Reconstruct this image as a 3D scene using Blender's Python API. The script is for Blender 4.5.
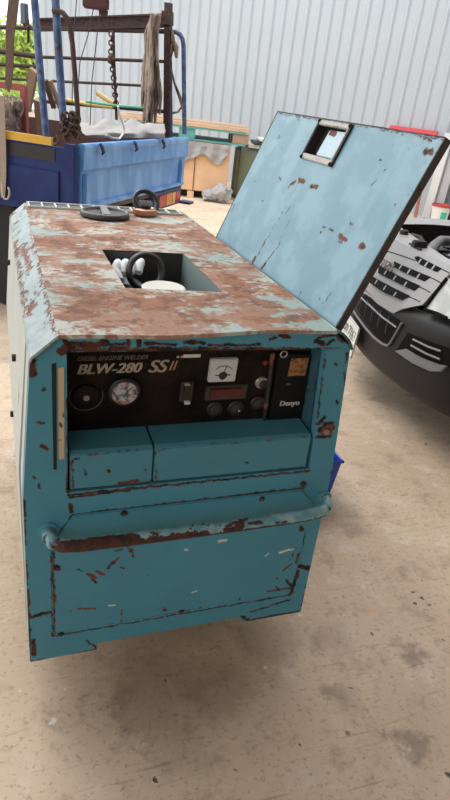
import bpy, bmesh, math, random
from math import sin, cos, pi, radians, sqrt
from mathutils import Vector, Matrix, noise
random.seed(7)
for o in list(bpy.data.objects): bpy.data.objects.remove(o)
S = bpy.context.scene
COL = S.collection
V = Vector

# ------------------------------------------------------------------ camera, world, lights, exposure
CAM = V((-0.0451, -1.1258, 1.4594)); YAW, PIT, ROL, FPX = 0.383128, 0.458999, 0.123295, 611.116
_f = V((sin(YAW)*cos(PIT), cos(YAW)*cos(PIT), -sin(PIT))); _r = V((cos(YAW), -sin(YAW), 0)); _u = _r.cross(_f)
RT = _r*cos(ROL) + _u*sin(ROL); UP = _u*cos(ROL) - _r*sin(ROL); FW = _f
cd = bpy.data.cameras.new('camera'); cam = bpy.data.objects.new('camera', cd); COL.objects.link(cam)
cam.matrix_world = Matrix(((RT.x, UP.x, -FW.x, CAM.x), (RT.y, UP.y, -FW.y, CAM.y), (RT.z, UP.z, -FW.z, CAM.z), (0, 0, 0, 1)))
cd.sensor_fit = 'VERTICAL'; cd.sensor_height = 36; cd.sensor_width = 36*450/800; cd.lens = FPX*36/800
cd.clip_start = 0.02; cd.clip_end = 200
S.camera = cam
w = bpy.data.worlds.new('world'); S.world = w; w.use_nodes = True
nt = w.node_tree; bg = nt.nodes['Background']
tc = nt.nodes.new('ShaderNodeTexCoord'); nz = nt.nodes.new('ShaderNodeTexNoise'); nz.inputs['Scale'].default_value = 2.0
rp = nt.nodes.new('ShaderNodeValToRGB'); rp.color_ramp.elements[0].color = (0.86, 0.93, 1, 1); rp.color_ramp.elements[1].color = (1, 1, 1, 1)
nt.links.new(tc.outputs['Generated'], nz.inputs['Vector']); nt.links.new(nz.outputs['Fac'], rp.inputs['Fac']); nt.links.new(rp.outputs['Color'], bg.inputs['Color'])
bg.inputs['Strength'].default_value = 2.0
# daylight pouring in over the open yard, and an added soft fill lamp behind the camera to brighten the front
def area(name, loc, target, sx, sy, power, col):
    l = bpy.data.lights.new(name, 'AREA'); l.shape = 'RECTANGLE'; l.size = sx; l.size_y = sy; l.energy = power; l.color = col
    o = bpy.data.objects.new(name, l); COL.objects.link(o); o.location = loc
    o.rotation_euler = (V(target)-V(loc)).to_track_quat('-Z', 'Y').to_euler(); return o
area('yard_daylight', (-1.5, 6.5, 7.5), (1.0, 2.5, 0.5), 6, 4, 500, (1, 0.985, 0.96))
area('front_fill', (-3.0, -6.0, 3.2), (0.6, 0.5, 0.6), 4, 3, 60, (1, 0.97, 0.93))
S.view_settings.view_transform = 'Standard'; S.view_settings.look = 'None'; S.view_settings.gamma = 1
S.view_settings.use_curve_mapping = False; S.view_settings.exposure = 0.06

# ------------------------------------------------------------------ turning measured sight lines into real points
def ray(q): return FW + RT*((q[0]-225)/FPX) + UP*((400-q[1])/FPX)
def on(q, P0, n):
    d = ray(q); return CAM + d*((V(P0)-CAM).dot(n)/d.dot(n))
def atX(q, X): return on(q, (X, 0, 0), V((1, 0, 0)))
def atY(q, Y): return on(q, (0, Y, 0), V((0, 1, 0)))
def atZ(q, Z): return on(q, (0, 0, Z), V((0, 0, 1)))

# ------------------------------------------------------------------ materials
class NT:
    def __init__(s, name):
        s.m = bpy.data.materials.new(name); s.m.use_nodes = True; s.t = s.m.node_tree
        s.b = s.t.nodes['Principled BSDF']
    def n(s, typ, ins=(), **props):
        x = s.t.nodes.new('ShaderNode'+typ)
        for k, v in props.items(): setattr(x, k, v)
        for k, v in (ins.items() if isinstance(ins, dict) else enumerate(ins)):
            if v is None: continue
            s.put(x.inputs[k], v)
        return x
    def put(s, inp, v):
        if hasattr(v, 'is_output'): s.t.links.new(v, inp)
        else:
            if hasattr(inp.default_value, '__len__') and not isinstance(v, str):
                v = tuple(v)
                if len(inp.default_value) == 4 and len(v) == 3: v = v+(1,)
            inp.default_value = v
    def m_(s, op, a, b=None, c=None): return s.n('Math', [a, b, c], operation=op).outputs[0]
    def v_(s, op, a, b=None, sc=None):
        x = s.n('VectorMath', [a, b], operation=op)
        if sc is not None: s.put(x.inputs['Scale'], sc)
        return x.outputs['Value'] if op in ('LENGTH', 'DOT_PRODUCT', 'DISTANCE') else x.outputs[0]
    def mix(s, f, a, b):
        x = s.n('Mix', data_type='RGBA'); s.put(x.inputs[0], f); s.put(x.inputs[6], a); s.put(x.inputs[7], b); return x.outputs[2]
    def noise(s, vec, sc, det=5, ro=0.6, dist=0):
        x = s.n('TexNoise', {'Vector': vec, 'Scale': sc, 'Detail': det, 'Roughness': ro, 'Distortion': dist}); return x
    def step(s, v, lo, hi):
        x = s.n('MapRange', {0: v, 1: lo, 2: hi, 3: 0.0, 4: 1.0}, interpolation_type='SMOOTHSTEP'); return x.outputs[0]
    def obj(s, scale=(1, 1, 1)):
        c = s.n('TexCoord').outputs['Object']
        if tuple(scale) != (1, 1, 1): c = s.v_('MULTIPLY', c, scale)
        return c
    def set(s, **k):
        for a, v in k.items(): s.put(s.b.inputs[a.replace('_', ' ')], v)
    def bump(s, h, st=0.3, d=0.002):
        s.set(Normal=s.n('Bump', {'Strength': st, 'Distance': d, 'Height': h}).outputs[0])

def plain(name, col, rough=0.5, metal=0.0, var=0.12, sc=30, **k):
    N = NT(name); c = N.obj(); f = N.noise(c, sc, 4).outputs['Fac']
    lo = [x*(1-var) for x in col]; hi = [min(1, x*(1+var)) for x in col]
    N.set(Base_Color=N.mix(f, lo, hi), Roughness=rough, Metallic=metal, **k)
    return N.m

def rusty(name, base, amount=0.3, sc=7.0, segs=(), org=(0, 0, 0), rust=(0.19, 0.065, 0.03), dark=(0.03, 0.013, 0.009), pale=None, palesegs=(),
          rough=0.45, stretch=(1, 1, 1), fine=0.35, wob=0.016, darkmix=0.5, spec=0.5, soft=.02, flkw=.2):
    """old paint with rust bitten through it: patches, flecks, and marks at known spots on the sheet (each mark a stroke p0-p1 of radius r)"""
    N = NT(name); c = N.obj(); cs = N.obj(stretch)
    big = N.noise(cs, sc, 8, 0.68, 0.4).outputs['Fac']; flk = N.noise(cs, sc*9, 5, 0.7).outputs['Fac']
    mk = N.step(N.m_('ADD', N.m_('MULTIPLY', big, 1-flkw), N.m_('MULTIPLY', flk, flkw)), 0.68-soft-amount*0.42, 0.68+soft-amount*0.42)
    fl = N.step(flk, 0.80-fine*0.2, 0.83-fine*0.2)
    mk = N.m_('MAXIMUM', mk, N.m_('MULTIPLY', fl, 0.8))
    nv = N.noise(c, 55, 4, 0.65)
    d0 = N.v_('SCALE', N.v_('SUBTRACT', nv.outputs['Color'], (0.5, 0.5, 0.5)), sc=wob*2)
    cw = N.v_('ADD', c, d0)
    def strokes(sg):
        best = None
        for p0, p1, r in sg:
            a = V(p0)-V(org); ba = V(p1)-V(p0)
            L2 = max(ba.dot(ba), 1e-9)
            pa = N.v_('SUBTRACT', cw, a)
            if L2 > 1e-7:
                h = N.n('Math', [N.v_('DOT_PRODUCT', pa, ba/L2), 1.0, 0.0], operation='MULTIPLY', use_clamp=True).outputs[0]
                pa = N.v_('SUBTRACT', pa, N.v_('SCALE', tuple(ba), sc=h))
            d = N.m_('SUBTRACT', N.v_('LENGTH', pa), r)
            best = d if best is None else N.m_('MINIMUM', best, d)
        return N.step(best, 0.002, -0.002)
    bh = mk
    if segs: mk = N.m_('MAXIMUM', mk, strokes(segs))
    rc = N.mix(N.step(N.noise(c, 38, 4, 0.6).outputs['Fac'], 0.62-darkmix*0.3, 0.72-darkmix*0.3), rust, dark)
    dirt = N.noise(c, 5, 4, 0.6).outputs['Fac']
    bs = N.mix(dirt, [x*0.82 for x in base], [min(1, x*1.12) for x in base])
    if pale is not None:
        bs = N.mix(N.step(N.noise(cs, sc*1.7, 5, 0.6).outputs['Fac'], 0.42, 0.62), bs, pale)
    if palesegs: bs = N.mix(strokes(palesegs), bs, (0.62, 0.62, 0.55))
    N.set(Base_Color=N.mix(mk, bs, rc), Roughness=N.m_('ADD', rough, N.m_('MULTIPLY', mk, 0.85-rough)))
    N.b.inputs['Specular IOR Level'].default_value = spec
    N.bump(bh, -0.25, 0.0015)
    return N.m

# ------------------------------------------------------------------ mesh building
class B:
    def __init__(s): s.bm = bmesh.new()
    def face(s, pts, flip=False):
        vs = [s.bm.verts.new(V(p)) for p in pts]
        return s.bm.faces.new(vs[::-1] if flip else vs)
    def hull(s, bot, top):
        """closed solid between two matching loops"""
        n = len(bot); a = [s.bm.verts.new(V(p)) for p in bot]; b = [s.bm.verts.new(V(p)) for p in top]
        s.bm.faces.new(a[::-1]); s.bm.faces.new(b)
        for i in range(n): s.bm.faces.new((a[i], a[(i+1) % n], b[(i+1) % n], b[i]))
        return s
    def slab(s, pts, off):
        return s.hull([V(p) for p in pts], [V(p)+V(off) for p in pts])
    def box(s, c, size, ax=None):
        X, Y, Z = ax if ax else (V((1, 0, 0)), V((0, 1, 0)), V((0, 0, 1)))
        x, y, z = X*size[0]/2, Y*size[1]/2, Z*size[2]/2; c = V(c)
        return s.hull([c-x-y-z, c+x-y-z, c+x+y-z, c-x+y-z], [c-x-y+z, c+x-y+z, c+x+y+z, c-x+y+z])
    def tube(s, pts, r, n=10, closed=False, cap=True, flat=1.0):
        pts = [V(p) for p in pts]; m = len(pts); rings = []
        rr = r if hasattr(r, '__len__') else [r]*m
        nrm = None
        for i, p in enumerate(pts):
            if closed: t = pts[(i+1) % m]-pts[i-1]
            else: t = pts[min(i+1, m-1)]-pts[max(i-1, 0)]
            t.normalize()
            if nrm is None:
                nrm = t.cross(V((0, 0, 1)) if abs(t.z) < 0.9 else V((1, 0, 0))).normalized()
            nrm = (nrm - t*nrm.dot(t)).normalized(); bi = t.cross(nrm)
            rings.append([s.bm.verts.new(p+(nrm*cos(2*pi*k/n)+bi*sin(2*pi*k/n)*flat)*rr[i]) for k in range(n)])
        for i in range(m if closed else m-1):
            A, C = rings[i], rings[(i+1) % m]
            for k in range(n): s.bm.faces.new((A[k], A[(k+1) % n], C[(k+1) % n], C[k]))
        if cap and not closed: s.bm.faces.new(rings[0][::-1]); s.bm.faces.new(rings[-1])
        return s
    def cyl(s, p0, p1, r0, r1=None, n=24):
        return s.tube([p0, p1], [r0, r0 if r1 is None else r1], n)
    def lathe(s, prof, c, axis=(0, 0, 1), n=28):
        a = V(axis).normalized(); x = a.cross(V((0, 1, 0)) if abs(a.y) < 0.9 else V((1, 0, 0))).normalized(); y = a.cross(x); c = V(c)
        rings = [[s.bm.verts.new(c+a*h+(x*cos(2*pi*k/n)+y*sin(2*pi*k/n))*max(r, 1e-4)) for k in range(n)] for r, h in prof]
        for A, C in zip(rings, rings[1:]):
            for k in range(n): s.bm.faces.new((A[k], A[(k+1) % n], C[(k+1) % n], C[k]))
        s.bm.faces.new(rings[0][::-1]); s.bm.faces.new(rings[-1])
        return s
    def torus(s, c, axis, R, r, n=36, k=10, flat=1.0):
        a = V(axis).normalized(); x = a.cross(V((0, 1, 0)) if abs(a.y) < 0.9 else V((1, 0, 0))).normalized(); y = a.cross(x); c = V(c)
        rings = []
        for i in range(n):
            d = x*cos(2*pi*i/n)+y*sin(2*pi*i/n)
            rings.append([s.bm.verts.new(c+d*(R+r*cos(2*pi*j/k))+a*r*flat*sin(2*pi*j/k)) for j in range(k)])
        for i in range(n):
            A, C = rings[i], rings[(i+1) % n]
            for j in range(k): s.bm.faces.new((A[j], A[(j+1) % k], C[(j+1) % k], C[j]))
        return s
    def grid(s, fn, nu, nv, thick=None):
        """surface fn(u,v) for u,v in 0..1; with thick (a vector or function) it becomes a closed sheet"""
        vs = [[s.bm.verts.new(fn(i/nu, j/nv)) for j in range(nv+1)] for i in range(nu+1)]
        for i in range(nu):
            for j in range(nv): s.bm.faces.new((vs[i][j], vs[i+1][j], vs[i+1][j+1], vs[i][j+1]))
        if thick is not None:
            ws = [[s.bm.verts.new(vs[i][j].co+V(thick)) for j in range(nv+1)] for i in range(nu+1)]
            for i in range(nu):
                for j in range(nv): s.bm.faces.new((ws[i][j], ws[i][j+1], ws[i+1][j+1], ws[i+1][j]))
            for i in range(nu):
                s.bm.faces.new((vs[i][0], ws[i][0], ws[i+1][0], vs[i+1][0])); s.bm.faces.new((vs[i][nv], vs[i+1][nv], ws[i+1][nv], ws[i][nv]))
            for j in range(nv):
                s.bm.faces.new((vs[0][j], vs[0][j+1], ws[0][j+1], ws[0][j])); s.bm.faces.new((vs[nu][j], ws[nu][j], ws[nu][j+1], vs[nu][j+1]))
        return s
    def ball(s, c, r, sub=2, jit=0.0, sq=(1, 1, 1)):
        m = bmesh.ops.create_icosphere(s.bm, subdivisions=sub, radius=1)
        for v in m['verts']:
            k = 1+jit*noise.noise(v.co*2.2+V(c)*3)
            v.co = V(c)+V((v.co.x*r*sq[0], v.co.y*r*sq[1], v.co.z*r*sq[2]))*k
        return s
    def build(s, name, mat, parent=None, smooth=False, bevel=0.0, label=None, bseg=2, clean=True):
        bmesh.ops.recalc_face_normals(s.bm, faces=s.bm.faces)
        if bevel > 0:
            es = [e for e in s.bm.edges if len(e.link_faces) == 2 and e.calc_face_angle(0) > 0.6]
            bmesh.ops.bevel(s.bm, geom=es, offset=bevel, segments=bseg, affect='EDGES', clamp_overlap=True)
        me = bpy.data.meshes.new(name)
        org = root_loc(parent) if parent else V((0, 0, 0))
        if not parent and len(s.bm.verts):
            xs = [v.co for v in s.bm.verts]
            org = V(((min(p.x for p in xs)+max(p.x for p in xs))/2, (min(p.y for p in xs)+max(p.y for p in xs))/2, min(p.z for p in xs)))
        bmesh.ops.translate(s.bm, verts=s.bm.verts, vec=-org)
        s.bm.to_mesh(me); s.bm.free()
        if smooth:
            me.shade_smooth()
            try: me.set_sharp_from_angle(angle=radians(40))
            except Exception: pass
        o = bpy.data.objects.new(name, me); COL.objects.link(o); me.materials.append(mat)
        if parent: o.parent = parent
        else: o.location = org
        if label: o['label'] = label
        return o

def root_loc(o):
    p = V((0, 0, 0))
    while o: p = p+V(o.location); o = o.parent
    return p
def thing(name, label, cat, loc, group=None):
    o = bpy.data.objects.new(name, None); COL.objects.link(o); o.location = loc; o.empty_display_size = 0.1
    return tag(o, label, cat, group)
def tag(o, label, cat, group=None, kind=None):
    o['label'] = label; o['category'] = cat
    if group: o['group'] = group
    if kind: o['kind'] = kind
    return o
def struct(o): o['kind'] = 'structure'; return o
def text(name, body, size, c, ux, uy, mat, parent, shear=0.0, extr=0.0006, squash=1.0, label=None, bold=0.0, align='CENTER', heavy=0.0):
    cu = bpy.data.curves.new(name, 'FONT'); cu.body = body; cu.size = size; cu.shear = shear; cu.extrude = extr; cu.offset = bold
    cu.align_x = align; cu.align_y = 'CENTER'
    t = bpy.data.objects.new(name, cu); COL.objects.link(t)
    bpy.context.view_layer.update()
    me = bpy.data.meshes.new_from_object(t.evaluated_get(bpy.context.evaluated_depsgraph_get()))
    bpy.data.objects.remove(t); bpy.data.curves.remove(cu)
    ux, uy = V(ux).normalized(), V(uy).normalized(); n = ux.cross(uy); org = root_loc(parent)
    if heavy:
        hb_ = bmesh.new()
        for dx in (-heavy, 0, heavy):
            n0 = len(hb_.verts); hb_.from_mesh(me); hb_.verts.ensure_lookup_table()
            for v in hb_.verts[n0:]: v.co += V((dx, abs(dx)*.5, abs(dx)*.1))
        hb_.to_mesh(me); hb_.free()
    for v in me.vertices: v.co = V(c)+ux*v.co.x*squash+uy*v.co.y+n*v.co.z-org
    me.name = name; me.materials.clear(); me.materials.append(mat)
    o = bpy.data.objects.new(name, me); COL.objects.link(o); o.parent = parent
    if label: o['label'] = label
    return o

X, Y, Z = V((1, 0, 0)), V((0, 1, 0)), V((0, 0, 1))

# ------------------------------------------------------------------ the place: floor, wall, workshop roof
def floor_material():
    N = NT('concrete'); c = N.obj()
    a = N.noise(c, 0.9, 6, 0.6).outputs['Fac']; b = N.noise(c, 7, 8, 0.7).outputs['Fac']; g = N.noise(c, 60, 5, 0.7).outputs['Fac']
    col = N.mix(N.step(a, 0.35, 0.65), (0.50, 0.375, 0.265), (0.64, 0.50, 0.37))
    col = N.mix(N.m_('MULTIPLY', N.step(b, 0.50, 0.66), 0.7), col, (0.36, 0.27, 0.195))
    col = N.mix(N.m_('MULTIPLY', N.step(b, 0.46, 0.32), 0.65), col, (0.68, 0.58, 0.48))
    col = N.mix(N.m_('MULTIPLY', N.step(g, 0.54, 0.66), 0.5), col, (0.2, 0.15, 0.12))
    sp = N.noise(c, 26, 2, 0.4).outputs['Fac']
    col = N.mix(N.m_('MULTIPLY', N.step(sp, 0.74, 0.78), 0.7), col, (0.09, 0.065, 0.05))
    col = N.mix(N.m_('MULTIPLY', N.step(N.noise(N.v_('ADD', c, (5, 3, 0)), 19, 2, 0.4).outputs['Fac'], 0.77, 0.80), 0.7), col, (0.68, 0.62, 0.55))
    # trowel scratches
    sc = N.noise(N.obj((2, 34, 1)), 2.2, 5, 0.7, 1.2).outputs['Fac']
    col = N.mix(N.m_('MULTIPLY', N.step(sc, 0.58, 0.68), 0.45), col, (0.24, 0.18, 0.14))
    # oil stains; those by the generator's front also paint in its soft shadow
    nv = N.noise(c, 14, 5, 0.7); cw = N.v_('ADD', c, N.v_('SCALE', N.v_('SUBTRACT', nv.outputs['Color'], (0.5, 0.5, 0.5)), sc=0.22))
    nv2 = N.noise(c, 60, 4, 0.7); cf = N.v_('ADD', c, N.v_('SCALE', N.v_('SUBTRACT', nv2.outputs['Color'], (0.5, 0.5, 0.5)), sc=0.035))
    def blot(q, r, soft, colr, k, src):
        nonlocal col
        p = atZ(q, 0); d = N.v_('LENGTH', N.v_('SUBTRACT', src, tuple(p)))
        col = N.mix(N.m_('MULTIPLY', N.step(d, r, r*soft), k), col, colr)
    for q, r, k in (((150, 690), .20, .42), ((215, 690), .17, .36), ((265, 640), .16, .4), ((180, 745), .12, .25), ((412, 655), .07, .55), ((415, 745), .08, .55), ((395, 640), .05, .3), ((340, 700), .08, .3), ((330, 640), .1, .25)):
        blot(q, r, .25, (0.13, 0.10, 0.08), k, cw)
    for q, r in (((413, 592), .008), ((421, 598), .009), ((415, 604), .008), ((428, 605), .008), ((422, 581), .005), ((372, 633), .006), ((165, 680), .006), ((448, 775), .012), ((443, 640), .006), ((155, 780), .007), ((425, 610), .005), ((235, 770), .004), ((300, 745), .004)):
        blot(q, r, .6, (0.025, 0.018, 0.015), .9, cf)
    for q, r in (((53, 627), .010), ((53, 721), .012), ((265, 668), .006), ((66, 690), .005), ((20, 690), .004), ((300, 615), .007)):
        blot(q, r, .6, (0.72, 0.68, 0.63), .85, cf)
    blot((372, 611), .006, .6, (0.75, 0.42, 0.05), .9, cf)
    # saw-cut joint
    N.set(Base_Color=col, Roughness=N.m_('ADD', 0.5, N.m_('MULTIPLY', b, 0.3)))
    N.b.inputs['Specular IOR Level'].default_value = 0.35
    N.bump(N.m_('ADD', N.m_('MULTIPLY', g, 0.5), b), 0.25, 0.004)
    return N.m
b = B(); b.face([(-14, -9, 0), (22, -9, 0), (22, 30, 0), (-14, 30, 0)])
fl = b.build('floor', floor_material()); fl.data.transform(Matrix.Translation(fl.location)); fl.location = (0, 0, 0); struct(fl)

Nw = V((1, 1, 0)).normalized(); Tw = V((1, -1, 0)).normalized()   # yard wall: runs at 45 degrees
WOFF = 10.45
def wall_pt(t, z, d=0.0): return Nw*(WOFF-d)+Tw*t+Z*z
def t_of(P): return V(P).dot(Tw)
t0 = t_of(on((40, 60), Nw*WOFF, Nw)); t1 = t0+15
N = NT('corrugated_sheet'); c = N.obj()
N.set(Base_Color=N.mix(N.noise(c, 1.3, 4).outputs['Fac'], (0.385, 0.42, 0.45), (0.435, 0.465, 0.49)), Roughness=0.5, Metallic=0.0)
b = B(); pit = 0.205; prof = [(0, 0), (0.62, 0), (0.69, 0.032), (0.82, 0.032)]
pts = []
k = 0
while t0+k*pit < t1:
    for a, d in prof: pts.append((t0+(k+a)*pit, d))
    k += 1
lo = [b.bm.verts.new(wall_pt(t, 0, d)) for t, d in pts]; hi = [b.bm.verts.new(wall_pt(t, 6.5, d)) for t, d in pts]
for i in range(len(pts)-1): b.bm.faces.new((lo[i], lo[i+1], hi[i+1], hi[i]))
lo2 = [b.bm.verts.new(wall_pt(t, 0, -0.08)) for t in (t0, pts[-1][0])]; hi2 = [b.bm.verts.new(wall_pt(t, 6.5, -0.08)) for t in (t0, pts[-1][0])]
b.bm.faces.new((lo2[1], lo2[0], hi2[0], hi2[1])); b.bm.faces.new((lo2[0], lo[0], hi[0], hi2[0])); b.bm.faces.new((lo[-1], lo2[1], hi2[1], hi[-1]))
struct(b.build('wall_yard', N.m))
grey_wall = plain('grey_plaster', (0.42, 0.39, 0.36), 0.8, 0, 0.1, 3)
b = B(); b.box((1.0, -3.35, 4.65), (16, 9.3, 0.1)); struct(b.build('unseen_ceiling', grey_wall))  # out of view; its edge set to hold sky light off the foreground
b = B(); b.box((1.0, -8.0, 2.3), (16, 0.12, 4.6)); struct(b.build('wall_rear', grey_wall))
b = B(); b.box((9.06, -3.35, 2.3), (0.12, 9.3, 4.6)); struct(b.build('wall_right', grey_wall))

# ------------------------------------------------------------------ the welding generator
exec_order = None
ORG = V((0.35, 0.65, 0.0))
gen = thing('welding_generator', 'weathered teal welding generator with rusty roof and raised side lid, standing in the foreground', 'generator', ORG)
E0, ZM, ZS, ZR = 0.15, 0.646, 0.979, 1.024
XA, XB = 0.051, 0.649
LEN = 1.33
def xl(z):
    if z >= ZM: return -0.024*(1-(z-ZM)/(ZS-ZM))
    return -0.0245
def xr(z): return 0.70-xl(z)
def sg(lst, Yp=0.0, scale=2.6e-3):
    """paint damage on the front sheet: strokes measured as x0,y0,x1,y1,half width"""
    return [(atY((a, b_), Yp), atY((c_, d), Yp), (r+.35 if r <= 1 else r)*scale) for a, b_, c_, d, r in lst]
TEAL = (0.068, 0.258, 0.342)
front_segs = sg([
    (30, 356, 57, 337, 1.6), (57, 339, 66, 345, 3.2), (66, 348, 340, 348, .4), (68, 350.5, 320, 350, 1.6), (85, 349, 95, 349, 2.6), (112, 349, 124, 349, 2.4), (150, 349, 170, 349, 2.4), (200, 349, 216, 349, 2.2), (250, 349, 262, 350, 2.2), (290, 349, 318, 350, 2.0), (62, 350, 72, 346, 4), (75, 344, 92, 344, 2.6), (95, 345, 105, 343, 3.2), (106, 345, 126, 343, 1.6), (128, 338, 128, 345, 2.0), (139, 338, 140, 345, 2.4), (146, 343, 175, 344, 1.6), (184, 343, 205, 343, 1.8), (210, 345, 260, 345, 1.0),
    (31, 362, 32, 374, 3.4), (44, 389, 43, 391, 1.5), (38, 423, 43, 423, 1.1), (43, 446, 46, 449, 1.9), (34, 477, 35, 478, 1.3), (39, 484, 40, 488, .6),
    (24, 520, 24, 545, 1.2), (23, 500, 24, 516, 1.6), (28, 590, 29, 664, 1.5), (26, 560, 27, 585, 1.0), (30, 617, 52, 612, 2.0), (33, 640, 34, 655, 2.2), (30, 662, 60, 657, 1.0), (52, 546, 53, 636, 0.7), (53, 592, 54, 600, 1.6), (51, 612, 54, 622, 1.6),
    (53, 636, 100, 628, .7), (100, 628, 290, 595, .6), (86, 640, 96, 648, .8), (70, 655, 98, 649, 1.2),
    (68, 495, 310, 471, .9), (70, 497, 130, 490, 1.4), (52, 544, 73, 515, 1.0), (73, 515, 200, 500, .9), (200, 500, 304, 488, .9), (70, 505, 72, 511, 2.2), (122, 511, 124, 514, 2.6), (261, 497, 262, 499, 2.2), (305, 532, 303, 545, .6),
    (298, 566, 308, 568, 3), (290, 594, 298, 572, 2.8), (305, 568, 313, 566, 2.2), (288, 580, 292, 592, 2.0), (298, 611, 246, 621, 1.0), (242, 617, 252, 622, 2.2), (250, 612, 290, 600, .8), (301, 609, 312, 569, 1.4), (313, 566, 316, 545, .9), (318, 540, 324, 525, .7),
    (300, 528, 302, 530, 2.0), (319, 338, 345, 333, 1.6), (316, 341, 324, 344, 2.6), (335, 332, 343, 340, 2.6), (328, 344, 335, 340, 1.6), (348, 352, 346, 362, 1.3), (345, 372, 344, 390, .8), (336, 401, 338, 403, 1.6), (334, 471, 332, 473, 2.0), (336, 363, 337, 365, 1.1),
    (280, 335, 290, 337, 1.8), (270, 339, 276, 337, 1.4), (317, 418, 325, 356, .7), (309, 440, 314, 425, 2.0), (305, 470, 309, 442, 1.1),
    (69, 352, 68, 492, 0.9), (67, 480, 68, 492, 1.5), (320, 430, 332, 428, 3.0), (318, 436, 330, 436, 2.0), (318, 424, 324, 418, 2.0)])
def mf(name, test):
    return rusty(name, TEAL, 0.07, 9, [g for g in front_segs if test(g)], ORG, rust=(0.085, 0.03, 0.018), dark=(0.02, 0.010, 0.009), fine=0.5, wob=0.009, rough=0.5, spec=.3)
mat_front = mf('teal_front_paint_left', lambda g: min(g[0].x, g[1].x) < .15 and min(g[0].z, g[1].z) < .995)
mat_front_top = mf('teal_front_paint_top', lambda g: max(g[0].z, g[1].z) > .965 and .05 < min(g[0].x, g[1].x) < .66)
mat_front_right = mf('teal_front_paint_right', lambda g: max(g[0].x, g[1].x) > .53)
mat_front_low = mf('teal_front_paint_low', lambda g: min(g[0].z, g[1].z) < .68 and max(g[0].x, g[1].x) > .12 and min(g[0].x, g[1].x) < .56)
lower_segs = sg([
    (78, 569, 82, 571, 1.3), (88, 574, 95, 577, 1.8), (97, 571, 103, 574, 1.8), (92, 578, 96, 582, 1.6), (108, 568, 112, 562, 1.5), (113, 563, 118, 558, 1.8), (121, 567, 124, 568, 1.2), (130, 548, 133, 556, 1.3), (126, 545, 134, 551, 1.0), (115, 551, 122, 549, .9),
    (78, 609, 96, 608, 0.9), (70, 611, 72, 611, .8), (106, 545, 112, 546, .9), (56, 566, 58, 569, 2.2), (54, 588, 55, 601, 1.4), (164, 609, 166, 610, 1.3), (53, 634, 62, 633, 1.5), (286, 580, 291, 586, 1.8), (276, 587, 278, 589, 1.0), (277, 578, 277, 579, .9), (283, 570, 292, 563, 1.6), (290, 560, 296, 548, .7), (296, 562, 299, 553, 1.6), (268, 591, 290, 588, .9), (300, 527, 302, 530, 2.0),
    (53, 546, 54, 634, .9), (100, 626, 200, 608, .5), (180, 611, 183, 610, 1.6), (147, 575, 148, 575, .6), (239, 600, 240, 598, .7), (122, 610, 121, 624, .5)], -0.004)
mat_lower = rusty('teal_lower_panel_paint', TEAL, 0.05, 8, lower_segs, ORG, rust=(0.16, 0.045, 0.02), dark=(0.025, 0.012, 0.01), fine=0.3, wob=0.009, rough=0.5, spec=.3,
                  palesegs=sg([(108, 605, 114, 606, .7), (219, 541, 226, 540, 1.0), (280, 552, 292, 549, 1.0), (186, 549, 187, 549, .8), (192, 592, 196, 591, .8), (266, 555, 268, 553, .5)], -0.004))
mat_side = rusty('glare_pale_side_paint', (0.44, 0.48, 0.45), 0.12, 5, (), ORG, fine=0.2, stretch=(1, 1, 0.3))  # side colour kept pale, the glare on it painted in
mat_dark = plain('matt_black', (0.014, 0.011, 0.010), 0.75, 0, 0.3, 40)  # one near-black shared by many small dark parts
mat_teal_in = rusty('teal_recess_paint', (0.04, 0.11, 0.14), 0.24, 9, (), ORG, rust=(0.07, 0.03, 0.02), dark=(0.015, 0.009, 0.008), fine=0.4)

# the body box: left wall, rear wall, posts and floor pan; the right side is open under the raised lid
b = B()
b.hull([(xl(E0)+.010, .03, E0), (xl(E0)+.024, .03, E0), (xl(ZM)+.024, .03, ZM), (.014, .03, ZS), (XA+.006, .03, ZR-.010), (XA, .03, ZR-.004), (0, .03, ZS-.002), (xl(ZM)+.010, .03, ZM)],
       [(xl(E0)+.010, LEN-.02, E0), (xl(E0)+.024, LEN-.02, E0), (xl(ZM)+.024, LEN-.02, ZM), (.014, LEN-.02, ZS), (XA+.006, LEN-.02, ZR-.010), (XA, LEN-.02, ZR-.004), (0, LEN-.02, ZS-.002), (xl(ZM)+.010, LEN-.02, ZM)])
b.hull([(xl(E0), LEN-.025, E0), (xr(E0), LEN-.025, E0), (xr(ZM), LEN-.025, ZM), (.70, LEN-.025, ZS), (XB, LEN-.025, ZR-.003), (XA, LEN-.025, ZR-.003), (0, LEN-.025, ZS), (xl(ZM), LEN-.025, ZM)],
       [(xl(E0), LEN-.005, E0), (xr(E0), LEN-.005, E0), (xr(ZM), LEN-.005, ZM), (.70, LEN-.005, ZS), (XB, LEN-.005, ZR-.003), (XA, LEN-.005, ZR-.003), (0, LEN-.005, ZS), (xl(ZM), LEN-.005, ZM)])
b.box((.35, .67, E0+.02), (.74, 1.28, .012))
b.box((.70, .66, E0+.09), (.03, 1.26, .15))
for y0, y1 in ((.03, .08), (.93, LEN-.02)):
    b.hull([(xr(E0)-.02, y0, E0), (xr(E0), y0, E0), (xr(ZM), y0, ZM), (.70, y0, ZS), (.68, y0, ZS), (xr(ZM)-.02, y0, ZM)],
           [(xr(E0)-.02, y1, E0), (xr(E0), y1, E0), (xr(ZM), y1, ZM), (.70, y1, ZS), (.68, y1, ZS), (xr(ZM)-.02, y1, ZM)])
b.build('body_shell', mat_side, gen)
b = B(); b.slab([(xl(E0)-.001, .03, E0+.02), (xl(ZM)-.001, .03, ZM), (-.001, .03, ZS-.004), (.012, .03, ZS-.004), (xl(ZM)+.012, .03, ZM), (xl(E0)+.012, .03, E0+.02)], (0, .07, 0))
b.build('corner_post', mat_side, gen)
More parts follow.
